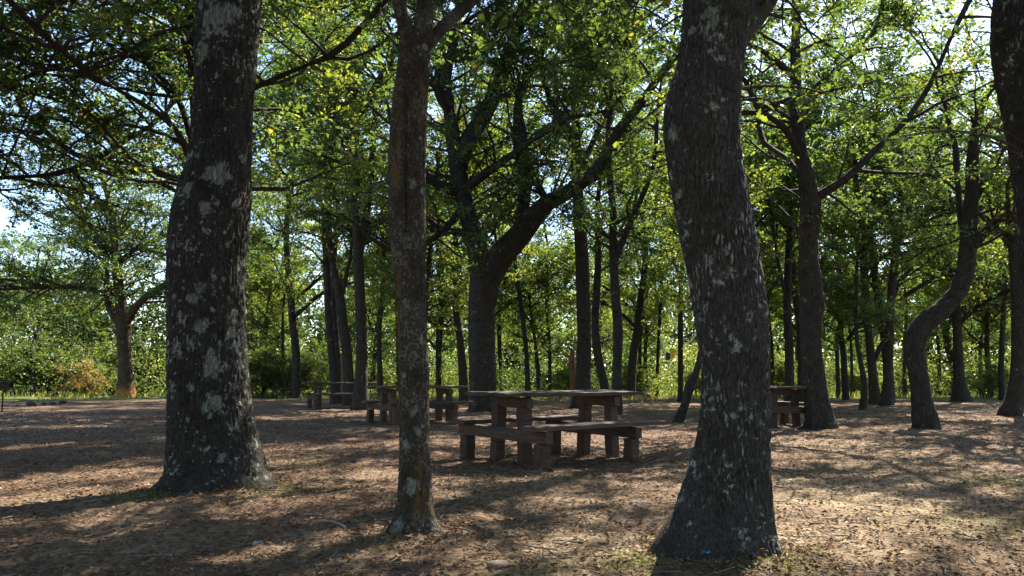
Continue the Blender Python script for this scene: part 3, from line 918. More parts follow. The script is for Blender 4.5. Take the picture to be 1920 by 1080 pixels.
T14, CAR14, ROOT14 = tree('oak_tree', 'S-curved trunk bending right, standing alone on the right of the clearing', 'tree', 803,
     [(1738, 803, 44), (1733, 775, 40), (1727, 740, 37), (1722, 700, 34), (1716, 665, 36), (1716, 637, 40), (1734, 606, 37), (1768, 577, 35), (1795, 548, 33), (1810, 510, 31), (1815, 465, 30), (1818, 410, 27), (1822, 350, 23), (1824, 290, 19), (1830, 235, 15), (1850, 180, 11)],
     [([(1818, 470, 18), (1842, 440, 17), (1872, 415, 15), (1912, 390, 12)], -.8), ([(1821, 390, 14), (1850, 330, 13), (1880, 280, 11)], .8), ([(1812, 480, 12), (1800, 400, 11), (1795, 330, 9)], .8)],
     sides=36, step=.05, extra=2, crown=mid(n2=62, zmin=3.0, len2=2.2, size=.09), flare=.25, fh=.2, lobes=4, bark=('crust', 20, .018, .2), lump=.14)
T15, *_ = tree('oak_tree', 'dark flared trunk far back, right of the S-curved trunk', 'tree', 753,
     [(1801, 753, 34), (1799, 720, 23), (1797, 680, 18), (1795, 630, 16), (1793, 580, 15), (1790, 520, 14), (1785, 450, 12)], [([(1796, 610, 10), (1825, 580, 10), (1852, 562, 8)], -1)],
     sides=16, step=.12, crown=mid(n2=60, zmin=3.6, len2=3, len3=1.1, size=.11), flare=.5, fh=.4)
T16, *_ = tree('oak_tree', 'dark trunk at the right edge, set back beyond the clearing', 'tree', 779,
     [(1896, 779, 36), (1904, 745, 32), (1910, 700, 29), (1912, 640, 27), (1911, 560, 27), (1906, 480, 25), (1900, 400, 22), (1905, 300, 18)], [([(1905, 470, 14), (1870, 430, 12), (1835, 400, 9)], 1)],
     sides=20, step=.1, crown=mid(n2=70, zmin=3.6), flare=.4)
T17, *_ = tree('slender_tree', 'right stem of the slim pair between the kinked and S-curved trunks', 'tree', 760,
     [(1662, 760, 26), (1664, 720, 17), (1667, 660, 15), (1669, 600, 15), (1672, 540, 15), (1679, 480, 15), (1685, 430, 13), (1690, 360, 10)], [([(1682, 450, 9), (1668, 400, 8), (1655, 360, 6)], .8), ([(1684, 440, 9), (1705, 390, 8), (1722, 350, 6)], -.8)],
     sides=14, step=.12, crown=mid(n2=55, zmin=4.0, size=.09), flare=.35, group='slim pair on the right')
T17b, *_ = tree('slender_tree', 'left stem of the slim pair, with a low branch reaching its neighbour', 'tree', 757,
     [(1641, 757, 24), (1637, 710, 17), (1631, 650, 14), (1625, 590, 14), (1621, 520, 13), (1618, 450, 12), (1612, 380, 9)], [([(1636, 682, 9), (1648, 655, 9), (1658, 635, 7)], -.3), ([(1619, 460, 7), (1632, 420, 6), (1640, 380, 5)], .6)],
     sides=14, step=.12, crown=mid(n2=55, zmin=4.0, size=.09), flare=.35, group='slim pair on the right')
T17c, *_ = tree('thin_tree', 'thin bent sapling leaning against the slim pair on the right', 'tree', 768,
     [(1617, 768, 15), (1621, 730, 12), (1616, 690, 10), (1608, 650, 8), (1604, 600, 7), (1606, 540, 5)], (), sides=10, step=.12, ext=1.5, crown=mid(n2=16, zmin=2.2, len2=1.2, size=.1), flare=.3)
T18, *_ = tree('slender_tree', 'straight thin trunk over the half-hidden table on the right', 'tree', 762,
     [(1480, 762, 19), (1480, 700, 17), (1479, 640, 16), (1476, 580, 15), (1478, 500, 14), (1482, 420, 12), (1478, 340, 9)], [([(1477, 570, 7), (1460, 500, 6), (1452, 440, 5)], -.6)], sides=14, step=.12, crown=mid(n2=55, zmin=4.2), flare=.3)
T18b, *_ = tree('slender_tree', 'slim trunk hugging the far side of the thick kinked trunk', 'tree', 757,
     [(1502, 757, 16), (1503, 700, 15), (1500, 620, 13), (1490, 540, 12), (1484, 460, 10)], (), sides=12, step=.15, crown=mid(n2=35, zmin=4.6), flare=.3)
T19, *_ = tree('thin_tree', 'thin pole-straight tree beside the hanging white ropes', 'tree', 754,
     [(1276, 754, 10), (1276, 690, 10), (1276, 620, 10), (1276, 560, 9), (1279, 500, 9), (1281, 430, 8), (1275, 350, 7)], [([(1280, 500, 6), (1262, 430, 6), (1246, 350, 5)], -.4), ([(1278, 540, 5), (1255, 450, 5), (1240, 340, 4)], .5)],
     sides=12, step=.15, crown=mid(n2=40, zmin=4.8, len2=2.0), flare=.25)
T21, *_ = tree('thin_tree', 'far thin stem left of the pole-like stem over the largest table', 'tree', 742,
     [(941, 742, 10), (939, 690, 8), (936, 620, 8), (938, 540, 7)], (), sides=10, step=.2, crown=mid(n2=30, zmin=3.5, len2=2.4, len3=1.1, size=.11), flare=.3)
T22, *_ = tree('thin_tree', 'thin stem just left of the set-back trunk at the right edge', 'tree', 750,
     [(1879, 750, 12), (1877, 690, 10), (1880, 620, 9), (1884, 540, 8)], (), sides=10, step=.2, crown=mid(n2=30, zmin=3.5, len2=2.2, size=.10), flare=.3)
T23, *_ = tree('thin_tree', 'faint thin trunk right of the slim forked tree, before the ropes', 'tree', 743,
     [(1232, 743, 6), (1233, 680, 6), (1237, 600, 6), (1240, 520, 6), (1238, 440, 5)], (), sides=9, step=.2, crown=mid(n2=30, zmin=4.2, len2=2.2, size=.10), flare=.2)


def oak_leaf_mesh(name, tint):
    """One lobed oak leaf, folded along its midrib."""
    half = [(0, 0), (.05, .10), (.17, .22), (.12, .32), (.27, .45), (.19, .55), (.31, .70), (.20, .80), (.16, .95), (0, 1.02)]
    V, T = [], []
    for sx in (-1, 1):
        b = len(V)
        for x, y in half:
            V.append((sx * x, y, .30 * x - .10 * y * y))
        mids = len(V)
        for x, y in half:
            V.append((0, y, -.10 * y * y))
        for k in range(len(half) - 1):
            q = [(b + k, b + k + 1, mids + k + 1), (b + k, mids + k + 1, mids + k)]
            T += q if sx < 0 else [t[::-1] for t in q]
    a = Acc()
    a.add(V, tris=T, ta=np.full(len(T), tint))
    return a.mesh(name, M_OAK)


LEAF_MESHES = [oak_leaf_mesh('leaf', t) for t in (.25, .5, .75, .96)]


def leafy_twig(o, root0, carriers, x, y, D, n=14, size=.07, spread=.16, tone=(0, 1, 1, 2), via=None):
    """A near twig whose leaves can be told apart: a part of the tree, each leaf a child of it."""
    goal = pt(x, y, D)
    best = min(((np.linalg.norm(p - goal) + .4 * abs(p[2] - goal[2]), p) for P, r in carriers for p in P[2:]), key=lambda t: t[0])[1]
    mid_ = (best + goal) / 2 + (0, 0, .12) + R.normal(0, .05, 3)
    d = unit(goal - best)
    q = smooth([best, mid_, goal, goal + d * spread * .8 - (0, 0, .03)], 24)
    a = Acc()
    a.add(*tube(q, np.linspace(.009, .0022, 24) + .004 * np.linspace(1, 0, 24) ** 4, 6))
    side = [q[-14 + 3 * k] for k in range(4)]
    ends = []
    for p in side:
        e = p + unit(R.normal(0, 1, 3) * (1, 1, .5)) * spread * R.uniform(.5, 1)
        a.add(*tube(smooth([p, (p + e) / 2 + R.normal(0, .015, 3), e], 6), np.linspace(.003, .0015, 6), 5))
        ends.append((p, e))
    tw = link('leafy_twig', a.mesh('leafy_twig', M_TWIG, root0), o)
    for k in range(n):
        p, e = ends[k % 4]
        c = p + (e - p) * R.uniform(.35, 1.05) if k % 5 else q[-1] + R.normal(0, .02, 3)
        lf = link('leaf', LEAF_MESHES[int(R.choice(tone))], tw, c - root0)
        dl = unit(unit(e - p) * .6 + R.normal(0, .6, 3) * (1, 1, .5) - (0, 0, .25))
        nz = unit(R.normal(0, .45, 3) + (0, 0, 1))
        sx = unit(np.cross(dl, nz))
        nz = np.cross(sx, dl)
        import mathutils
        lf.rotation_euler = mathutils.Matrix(np.column_stack([sx, dl, nz]).tolist()).to_euler()
        sc = size * R.uniform(.7, 1.2)
        lf.scale = (sc, sc, sc)


for x, y, D, n, tone in ((1215, 30, 4.2, 16, (1, 2, 3)), (1190, 95, 4.6, 14, (0, 1, 2)), (1235, 150, 4.4, 12, (1, 2)), (1180, 245, 4.6, 12, (1, 2, 3)), (1150, 60, 4.8, 12, (0, 1)),
                         (1470, 60, 4.0, 14, (0, 1, 2)), (1540, 95, 4.1, 14, (0, 0, 1)), (1600, 120, 4.2, 16, (0, 0, 1)), (1640, 205, 4.2, 16, (0, 0, 1)), (1490, 215, 4.0, 12, (1, 2)), (1560, 30, 4.3, 14, (0, 1))):
    leafy_twig(T3, ROOT3, CAR3, x, y, D, n, .062, .17, tone)
for x, y, D, n in ((1700, 255, 4.6, 16), (1765, 270, 4.8, 14), (1640, 265, 4.5, 12), (1810, 60, 4.9, 14)):
    leafy_twig(T4, ROOT4, CAR4, x, y, D, n, .06, .17, (0, 0, 1))
for x, y, D, n, tone in ((690, 25, 5.0, 14, (2, 3, 3)), (715, 45, 5.1, 10, (2, 3)), (640, 8, 5.2, 12, (1, 2))):
    leafy_twig(T2, ROOT2, CAR2, x, y, D, n, .055, .13, tone)
leafy_twig(T24, ROOT24, CAR24, 160, 132, 9.5, 9, .075, .14, (3, 3, 2))
leafy_twig(T24, ROOT24, CAR24, 60, 60, 9.5, 12, .07, .25, (2, 1, 3))


def pole(name, label, cat, px, D, sides=14, m=M_BARK, lump=.12, group=None):
    P, r = wood_line(px, D, 26)
    P[0][2] = ground_z(P[0][0], P[0][1])[0] - .05
    a = Acc()
    v, q = tube(P, r, sides, np.array((0, 1., 0)))
    rr = np.repeat(r, sides)
    v = v + unit(v - np.repeat(P, sides, 0)) * (lump * rr * 2 * (fbm(v * 9, 12, 2) - .5))[:, None]
    top = len(v) - sides
    v = np.vstack([v, P[-1][None] + (0, 0, .02)])
    T = [(top + k, top + (k + 1) % sides, len(v) - 1) for k in range(sides)]
    a.add(v, q, T)
    root = P[0]
    o = link(name, a.mesh(name, m, root), None, root)
    return tag(o, label, cat, group)


pole('dead_tree', 'thin dark dead stem leaning behind the big plated oak', 'dead tree', [(1270, 792, 24), (1281, 768, 17), (1288, 745, 16), (1293, 725, 19), (1303, 705, 15), (1310, 680, 11), (1318, 630, 9), (1327, 570, 7), (1333, 500, 5)], ground_D(792) + .3)
pole('broken_trunk', 'reddish bare broken stem against the straight tall trunk', 'stump', [(1077, 766, 16), (1076, 735, 13), (1074, 705, 12), (1072, 680, 12), (1074, 655, 8)], ground_D(764), m=M_BARKR)
pole('dead_tree', 'pale reddish dead stem inside the clump behind the far tables', 'stump', [(643, 760, 8), (642, 735, 7), (643, 705, 7), (641, 670, 6)], ground_D(754), m=M_BARKR, sides=8)

# ------------------------------------------------------------------ far trees beyond the clearing
def far_proto(name, label, group, H, spread, n2, size, twin=False, low=2.2):
    o = thing(name, label, 'tree', (0, 0, 0), 0, group)
    car = []
    P, r = shoot((0, 0, -.1), np.array((.05, .02, 1.)), H, H * .0125, 18, .6, .2, .02)
    a = Acc(); a.add(*tube(P, r, 10, np.array((0, 1., 0))))
    link('trunk', a.mesh('trunk', M_BARK), o)
    car.append((P, r))
    for k in range(9):
        j = R.integers(4, 15)
        az = k * 2.4 + R.uniform(-.4, .4)
        d = unit(np.array((math.cos(az), math.sin(az), R.uniform(.25, .9))))
        lp, lr = shoot(P[j], d, spread * R.uniform(.6, 1.1), r[j] * .5, 9, .5, .35, .012)
        b = Acc(); b.add(*tube(lp, lr, 6))
        link('limb', b.mesh('limb', M_BARK), o)
        car.append((lp, lr))
    w, lf = foliage(car, n2=n2, zmin=low, len2=spread * .55, n3=12, len3=1.1, lpt=30, size=size)
    link('twigs', w.mesh('twigs', M_TWIG), o, kind='stuff')
    link('crown', lf.mesh('crown', M_FAR, flat=True), o, kind='stuff')
    return o


FG = 'trees beyond the clearing'
R = np.random.default_rng(5)
protos = [far_proto('far_tree', '', FG, 11.5, 4.2, 105, .12), far_proto('far_tree', '', FG, 9.5, 3.6, 100, .115, low=1.4), far_proto('far_tree', '', FG, 13, 4.6, 115, .125, low=2.6)]
used = [False] * 3


def far_tree(x, D, kind, s, label):
    p = protos[kind]
    o = p if not used[kind] else copy_tree(p)
    used[kind] = True
    X = (x - 960) / F * D
    o.location = (X, D, ground_z(X, D)[0])
    o.rotation_euler = (0, 0, R.uniform(0, 6.28))
    o.scale = (s, s, s * R.uniform(.92, 1.1))
    o['label'] = label
    return o


FRONT = [
    
    (560, 38, 2, 1.25, 'very tall tree left of the clump of slim trunks'), (905, 40, 2, 1.25, 'very tall tree hidden behind the massive forked oak'), (1180, 39, 2, 1.25, 'very tall tree between the slim forked tree and the ropes'),
    (1790, 44, 2, 1.25, 'very tall tree right behind the dark flared trunk'), (1500, 43, 2, 1.25, 'very tall tree hidden behind the kinked trunk'),
    (1662, 31, 2, 1.15, 'tall tree between the slim pair and the S-curved trunk'), (480, 56, 2, 1.1, 'tall tree in the distance right of the lichen-crusted oak'),
    (1345, 27, 2, .92, 'tall tree standing behind the big plated oak'), (775, 29, 2, .95, 'tall tree straight behind the twin-stemmed trunk'),
    (-40, 45, 1, 1.0, 'leafy tree at the left edge beyond the iron barbecue'),
    (500, 44, 0, 1.0, 'leafy tree just right of the lichen-crusted oak, beyond the clearing'),
    (700, 46, 1, 1.05, 'leafy tree filling the gap right of the clump of slim trunks'),
    (825, 43, 0, .95, 'leafy tree between the twin-stemmed trunk and the forked oak'),
    (1010, 42, 1, .95, 'leafy tree seen between the forked oak and the straight tall trunk'),
    (1210, 47, 0, .85, 'leafy tree behind the white ropes and yellow box'),
    (1400, 40, 2, .9, 'leafy tree hidden mostly by the big plated oak'),
    (1580, 36, 0, .95, 'bright backlit tree between the kinked trunk and the slim pair'),
    (1850, 42, 0, 1.0, 'bright backlit tree behind the dark flared trunk on the right'),
    (2000, 38, 2, .95, 'leafy tree reaching in past the right edge'),
]
for f in FRONT:
    far_tree(*f)
FARTHER = ['distant tree behind the clump of slim trunks, merging into the green wood', 'distant tree behind the gap between the twin-stemmed trunk and the forked oak', 'distant tree behind the right end of the largest table',
           'distant tree whose crown shows on both sides of the plated oak', 'distant tree behind the gap between the kinked trunk and the slim pair', 'distant tree behind the dark flared trunk on the right', 'distant tree past the right edge beyond the set-back trunk']
for k, x in enumerate(np.linspace(620, 2080, 7)):
    far_tree(x + R.uniform(-50, 50), R.uniform(57, 66), k % 3, R.uniform(.85, 1.05), FARTHER[k])

for k, x in enumerate(np.linspace(-80, 2000, 16)):
    far_tree(x + R.uniform(-45, 45), R.uniform(68, 84), (1, 0)[k % 2], R.uniform(1.05, 1.3), 'deep-wood tree melting into the distant green behind all the others')['group'] = 'deep-wood trees in the far distance'

# unseen trees added to throw shade and to block sky light round the camera
SHADE_TREES = [(13.5, 8.0, 0, .9, 'unseen leafy oak added for shade outside the right edge near the camera'), (17.0, 17.0, 2, .9, 'unseen tall oak added for shade well outside the right edge'),
        (-6.5, -4.0, 1, 1.0, 'unseen leafy tree added to block sky light behind the camera on the left'), (0.5, -8.0, 0, 1.0, 'unseen leafy tree added to block sky light straight behind the camera'), (6.5, -4.5, 1, 1.0, 'unseen leafy tree added to block sky light behind the camera on the right'),
        (-9.5, 2.5, 0, .9, 'unseen leafy tree added to block sky light left of the camera'), (-6.0, -13.0, 0, 1.0, 'second unseen leafy tree added to block sky light behind the camera on the left'), (7.0, -12.0, 0, 1.0, 'second unseen leafy tree added to block sky light behind the camera on the right')]
for X, D, k, s, lb in SHADE_TREES:
    far_tree(960 + X / D * F, D, k, s, lb)


# ------------------------------------------------------------------ the distant wood, one mass
for k, (px, y, lb) in enumerate([
    ([(530, 600, 5), (536, 520, 4), (533, 450, 3)], 744, 'thin sapling left of the clump of slim trunks'), ([(745, 600, 6), (740, 520, 5), (744, 450, 4)], 743, 'thin sapling just left of the twin-stemmed trunk'),
    ([(820, 640, 6), (826, 560, 5), (822, 490, 4)], 745, 'thin sapling just right of the twin-stemmed trunk'), ([(1030, 640, 6), (1024, 560, 5), (1030, 480, 4)], 744, 'thin sapling between the pole-like stem and straight tall trunk'),
    ([(1200, 650, 6), (1206, 570, 5), (1202, 500, 4)], 742, 'thin sapling left of the white ropes'), ([(1447, 650, 7), (1440, 570, 6), (1446, 480, 5)], 745, 'thin sapling against the right side of the plated oak'),
    ([(1570, 640, 7), (1580, 570, 6), (1574, 500, 5)], 746, 'thin sapling just right of the kinked trunk'), ([(1596, 650, 5), (1590, 590, 5), (1597, 520, 4)], 744, 'thin sapling left of the bent sapling by the slim pair'),
    ([(1695, 650, 6), (1700, 590, 5), (1694, 510, 4)], 744, 'thin sapling against the left side of the S-curved trunk'), ([(1760, 660, 6), (1756, 600, 5), (1762, 530, 4)], 742, 'thin sapling between the S-curved and flared trunks'),
    ([(1838, 650, 6), (1845, 590, 5), (1838, 520, 4)], 743, 'thin sapling right of the flared trunk'), ([(60, 660, 7), (75, 600, 6), (70, 540, 5)], 742, 'thin sapling among the bushes at the far left')]):
    tree('sapling', lb, 'sapling', y, [(px[0][0] + 2, y, px[0][2] + 2)] + px, (), sides=8, step=.25, ext=2.5, crown=mid(n2=14, zmin=2.0, len2=1.7, size=.10), flare=.2, group='saplings in the undergrowth')


def distant_wood():
    a = Acc()
    n = 110000
    th = R.uniform(-.74, .74, n)
    rr = R.uniform(72, 92, n)
    x, y = rr * np.sin(th), rr * np.cos(th)
    top = 8 + 5 * fbm(np.stack([x, y, 0 * x], 1) * .12, 5, 3)
    z = top * R.random(n) ** 1.5
    q = np.stack([x, y, z], 1)
    keep = fbm(q * (.35, .35, .5), 44, 2) > .20 + .022 * z
    q = q[keep]
    n = len(q)
    leaves(a, q, R.normal(0, 1, (n, 3)), unit(R.normal(0, 1, (n, 3)) + (0, -.2, .3)), R.uniform(.3, .55, n), np.clip(R.normal(.5, .2, n), .02, 1), .35)
    o = link('distant_wood', a.mesh('distant_wood', M_DISTANT, flat=True), kind='stuff')
    o['label'] = 'distant leafy wood closing the view behind the trees'


distant_wood()


# ------------------------------------------------------------------ bushes and undergrowth
R = np.random.default_rng(21)


def bush_proto(name, w, h, n, size, m, lpt=20):
    o = thing(name, '', 'bush')
    st = Acc()
    car = []
    for k in range(n):
        az = R.uniform(0, 6.28)
        d = unit(np.array((math.cos(az) * R.uniform(.1, .9), math.sin(az) * R.uniform(.1, .9), 1)))
        P, r = shoot((R.normal(0, w * .18), R.normal(0, w * .18), -.05), d, h * R.uniform(.6, 1.1), .022, 8, -.1, .5, .006)
        st.add(*tube(P, r, 5))
        car.append((P, r))
    link('stems', st.mesh('stems', M_TWIG), o, kind='stuff')
    wd, lf = foliage(car, n2=n * 5, zmin=.08, len2=h * .42, n3=8, len3=.42, lpt=lpt, size=size, flat=.6)
    link('twigs', wd.mesh('twigs', M_TWIG), o, kind='stuff')
    link('foliage', lf.mesh('foliage', m, flat=True), o, kind='stuff')
    return o


bp = [bush_proto('bush', 2.6, 2.3, 14, .065, M_BUSH, 38), bush_proto('bush', 2.2, 1.7, 12, .06, M_BUSH, 38), bush_proto('bush', 3.4, 3.2, 16, .08, M_FAR, 38), bush_proto('bush', 2.0, 1.5, 12, .055, M_RUST, 36)]
bused = [False] * 4
BUSH = [
    (-10, 735, 2, 1.5, 'tall blue-green bush at the left edge behind the barbecue'), (60, 742, 1, 1.5, 'pale grey-green bush just right of the barbecue'),
    (100, 741, 0, 1.6, 'leafy bush left of the rust-brown bush'), (160, 743, 3, 1.35, 'rust-brown bush at the clearing edge left of the sunlit oak'),
    (190, 737, 0, 1.7, 'yellow-green bush behind the rust-brown bush'), (285, 741, 2, 1.3, 'broad bush between the sunlit oak and the lichen-crusted oak'),
    (310, 738, 0, 1.4, 'bush peeking past the left side of the lichen-crusted oak'), (490, 746, 0, 1.3, 'bush with pale leaves right of the lichen-crusted oak'),
    (540, 747, 1, 1.3, 'low pale bush beside the far picnic table'), (585, 742, 2, 1.1, 'dark bush behind the far picnic table'),
    (720, 741, 1, 1.1, 'bush behind the thin lone stem'), (835, 740, 0, .9, 'bush right of the twin-stemmed trunk'),
    (1185, 744, 0, .85, 'bush with whitish leaves right of the slim forked tree'), (1060, 738, 2, .8, 'dark bush behind the reddish broken stem'),
    (1310, 745, 1, 1.0, 'bush behind the leaning dead trunk'), (1450, 746, 0, .9, 'yellow-green bush behind the half-hidden table'),
    (1585, 742, 1, 1.1, 'bright low bush left of the slim pair'), (1690, 743, 0, .9, 'bright bush between the slim pair and the S-curved trunk'),
    (1765, 742, 1, 1.0, 'dry yellowish bush right of the S-curved trunk'), (1850, 747, 0, .8, 'dark low bush beside the flared trunk on the right'),
    (1925, 742, 2, .9, 'bush at the right edge beyond the set-back trunk'),
]
for x, y, k, s, lb in BUSH:
    o = bp[k] if not bused[k] else copy_tree(bp[k])
    bused[k] = True
    D = ground_D(y) + 1.0
    X = (x - 960) / F * D
    o.location = (X, D, ground_z(X, D)[0])
    o.rotation_euler = (0, 0, R.uniform(0, 6.28))
    o.scale = (s * 1.1, s * 1.1, s)
    tag(o, lb, 'bush', 'bushes at the edge of the clearing')


def blades(name, label, P, h, tint, m=M_GRASS, w=.010):
    n = len(P)
    az = R.uniform(0, 6.28, n)
    s = np.stack([np.cos(az), np.sin(az), 0 * az], 1)
    lean = np.stack([R.normal(0, .35, n), R.normal(0, .35, n), np.ones(n)], 1)
    ww = (w * R.uniform(.6, 1.4, n))[:, None]
    mid_ = P + unit(lean + (0, 0, .6)) * (h * .55)[:, None]
    tip = P + unit(lean) * h[:, None]
    V = np.stack([P - s * ww, P + s * ww, mid_ + s * ww * .7, mid_ - s * ww * .7, tip], 1)
    k = np.arange(n)[:, None] * 5
    a = Acc()
    a.add(V.reshape(-1, 3), k + np.array((0, 1, 2, 3)), k + np.array((3, 2, 4)), qa=np.clip(tint, .01, 1), ta=np.clip(tint, .01, 1))
    o = link(name, a.mesh(name, m, flat=True), kind='stuff')
    o['label'] = label


def back_grass():
    n = 30000
    D = R.uniform(33, 52, n) + R.normal(0, 1.2, n)
    X = R.uniform(-.72, .72, n) * D
    p = np.stack([X, D, 0 * X], 1)
    k = fbm(p * .3, 27, 3)
    edge = 38 - 5 * np.exp(-((X / D * F + 960 - 1190) / 170) ** 2)
    keep = (D > edge + (k - .5) * 9) & (fbm(p * .9, 28, 2) > .45)
    p = p[keep]
    p[:, 2] = ground_z(p[:, 0], p[:, 1])
    n = len(p)
    blades('long_grass', 'sunlit long grass along the far edge of the clearing', p, R.uniform(.08, .45, n) * (.3 + k[keep]), np.clip(R.normal(.42, .3, n), .02, 1), w=.022)


back_grass()


def undergrowth():
    n = 165000
    th = R.uniform(-.72, .72, n)
    D = R.uniform(41, 56, n)
    X = np.tan(th) * D
    q = np.stack([X, D, 0 * X], 1)
    top = .8 + 5.6 * np.clip(fbm(q * .22, 71, 3) - .18, 0, 1)
    z = top * R.random(n) ** .75
    q[:, 2] = z
    keep = fbm(q * (.8, .8, 1.1), 72, 2) > .46 - .08 * (q[:, 2] < 1.0)
    keep &= fbm(q * (.26, .26, .2), 74, 2) > .40
    q = q[keep]
    n = len(q)
    q[:, 2] += ground_z(q[:, 0], q[:, 1])
    a = Acc()
    leaves(a, q, R.normal(0, 1, (n, 3)) + (0, 0, .2), unit(R.normal(0, .9, (n, 3)) + (0, 0, .6)), R.uniform(.07, .16, n), np.clip(-.32 + 1.25 * fbm(q * .3, 73, 2) + R.normal(0, .14, n), .02, 1), .33)
    o = link('undergrowth', a.mesh('undergrowth', M_BUSH, flat=True), kind='stuff')
    o['label'] = 'tangled green undergrowth between the trees beyond the clearing'


undergrowth()


def near_tufts():
    C_ = [(275, 935, .35, 900), (1190, 1068, .25, 900), (1425, 1068, .25, 800), (705, 1022, .15, 300), (1890, 905, .5, 700), (1890, 985, .5, 900), (510, 925, .3, 500), (590, 865, .4, 400), (1300, 1075, .25, 500), (820, 905, .1, 60), (1500, 1050, .2, 200), (560, 845, .4, 250)]
    L = []
    for x, y, r, n in C_:
        q = at(x, y, ground_D(y))[0]
        n = n // 2
        L.append(np.stack([q[0] + R.normal(0, r * .6, n), q[1] + R.normal(0, r * .5, n), np.zeros(n)], 1))
    p = np.vstack(L)
    p[:, 2] = ground_z(p[:, 0], p[:, 1])
    n = len(p)
    blades('short_grass', 'thin mossy grass tufts round the feet of the near trees', p, R.uniform(.008, .034, n), np.clip(R.normal(.25, .28, n), .02, 1), w=.0018)


near_tufts()


R = np.random.default_rng(22)


def litter():
    n = 78000
    D = 1.9 * (22 / 1.9) ** (R.random(n) ** .85)
    X = R.uniform(-.76, .76, n) * D
    p = np.stack([X, D, 0 * X], 1)
    p[:, 2] = ground_z(X, D) + R.uniform(.004, .016, n)
    size = R.uniform(.010, .027, n) * (1 + .5 * (R.random(n) > .95)) * (1 + D / 16)
    az = R.uniform(0, 6.28, n)
    d = np.stack([np.cos(az), np.sin(az), R.normal(0, .22, n)], 1)
    nr = unit(R.normal(0, .33, (n, 3)) + (0, 0, 1))
    L_ = []
    for ro, r0 in ((ROOT1, .42), (ROOT2, .13), (ROOT3, .30)):      # drifts against the feet of the near trees
        m = int(2600 * r0)
        az = R.uniform(0, 6.28, m)
        rr = r0 + abs(R.normal(0, .22, m))
        q = np.stack([ro[0] + rr * np.cos(az), ro[1] + rr * np.sin(az), 0 * az], 1)
        q[:, 2] = ground_z(q[:, 0], q[:, 1]) + .05 * np.exp(-(rr - r0) / .08) * R.random(m) + .006
        L_.append(q)
    L_ = np.vstack(L_)
    m = len(L_)
    p = np.vstack([p, L_])
    size = np.concatenate([size, R.uniform(.012, .032, m)])
    az = R.uniform(0, 6.28, m)
    d = np.vstack([d, np.stack([np.cos(az), np.sin(az), R.normal(0, .4, m)], 1)])
    nr = np.vstack([nr, unit(R.normal(0, .6, (m, 3)) + (0, 0, 1))])
    n = n + m
    a = Acc()
    leaves(a, p, d, nr, size, np.clip(R.normal(.42, .22, n), .01, 1), .3)
    o = link('leaf_litter', a.mesh('leaf_litter', M_DRY, flat=True), kind='stuff')
    o['label'] = 'dry brown leaves scattered over the forest floor'
    # small twigs
    a = Acc()
    for _ in range(900):
        D = 1.9 * (12 / 1.9) ** R.random()
        x = R.uniform(-.75, .75) * D
        az = R.uniform(0, 6.28)
        L = R.uniform(.05, .22)
        P = np.array([(x + math.cos(az) * L * t + R.normal(0, .006), D + math.sin(az) * L * t + R.normal(0, .006), 0) for t in (0, .35, .7, 1)])
        P[:, 2] = ground_z(P[:, 0], P[:, 1]) + .012
        a.add(*tube(P, np.array((.004, .0035, .003, .0015)) * R.uniform(.6, 1.3), 4))
    o = link('twig_litter', a.mesh('twig_litter', plain('dead_twig', (.10, .08, .06), (.24, .20, .16))), kind='stuff')
    o['label'] = 'small dead twigs lying among the dry leaves'


litter()


# ------------------------------------------------------------------ picnic tables
def slab(L, W, T, seed, nx=18, ny=5, wav=.012, cup=.0):
    """A rough-sawn board with a wavering edge: length along x, width along y, top at z = 0."""
    rg = np.random.default_rng(seed)
    xs, ys = np.linspace(-L / 2, L / 2, nx), np.linspace(-1, 1, ny)
    f = [np.cumsum(rg.normal(0, 1, nx)) for _ in range(3)]
    f = [(v - np.linspace(v[0], v[-1], nx)) for v in f]
    f = [v / max(abs(v).max(), 1e-6) * wav for v in f]
    top, bot = [], []
    for i, x in enumerate(xs):
        for y in ys:
            yy = y * W / 2 + (f[0][i] if y < 0 else f[1][i]) * abs(y)
            e = .006 * (abs(y) > .9) + .004 * (i in (0, nx - 1))
            z = f[2][i] * .7 + rg.normal(0, .0012)
            top.append((x, yy, z - e)); bot.append((x, yy, z - T + e))
    V = np.array(top + bot)
    n = nx * ny
    Q = []
    for i in range(nx - 1):
        for j in range(ny - 1):
            a, b, c, d = i * ny + j, (i + 1) * ny + j, (i + 1) * ny + j + 1, i * ny + j + 1
            Q += [(a, b, c, d), (n + d, n + c, n + b, n + a)]
        for j0, s in ((0, 1), (ny - 1, -1)):
            a, b = i * ny + j0, (i + 1) * ny + j0
            Q.append((a, n + a, n + b, b) if s > 0 else (b, n + b, n + a, a))
    for i0, s in ((0, 1), (nx - 1, -1)):
        for j in range(ny - 1):
            a, b = i0 * ny + j, i0 * ny + j + 1
            Q.append((b, n + b, n + a, a) if s > 0 else (a, n + a, n + b, b))
    A = Acc()
    A.add(V, Q)
    return A


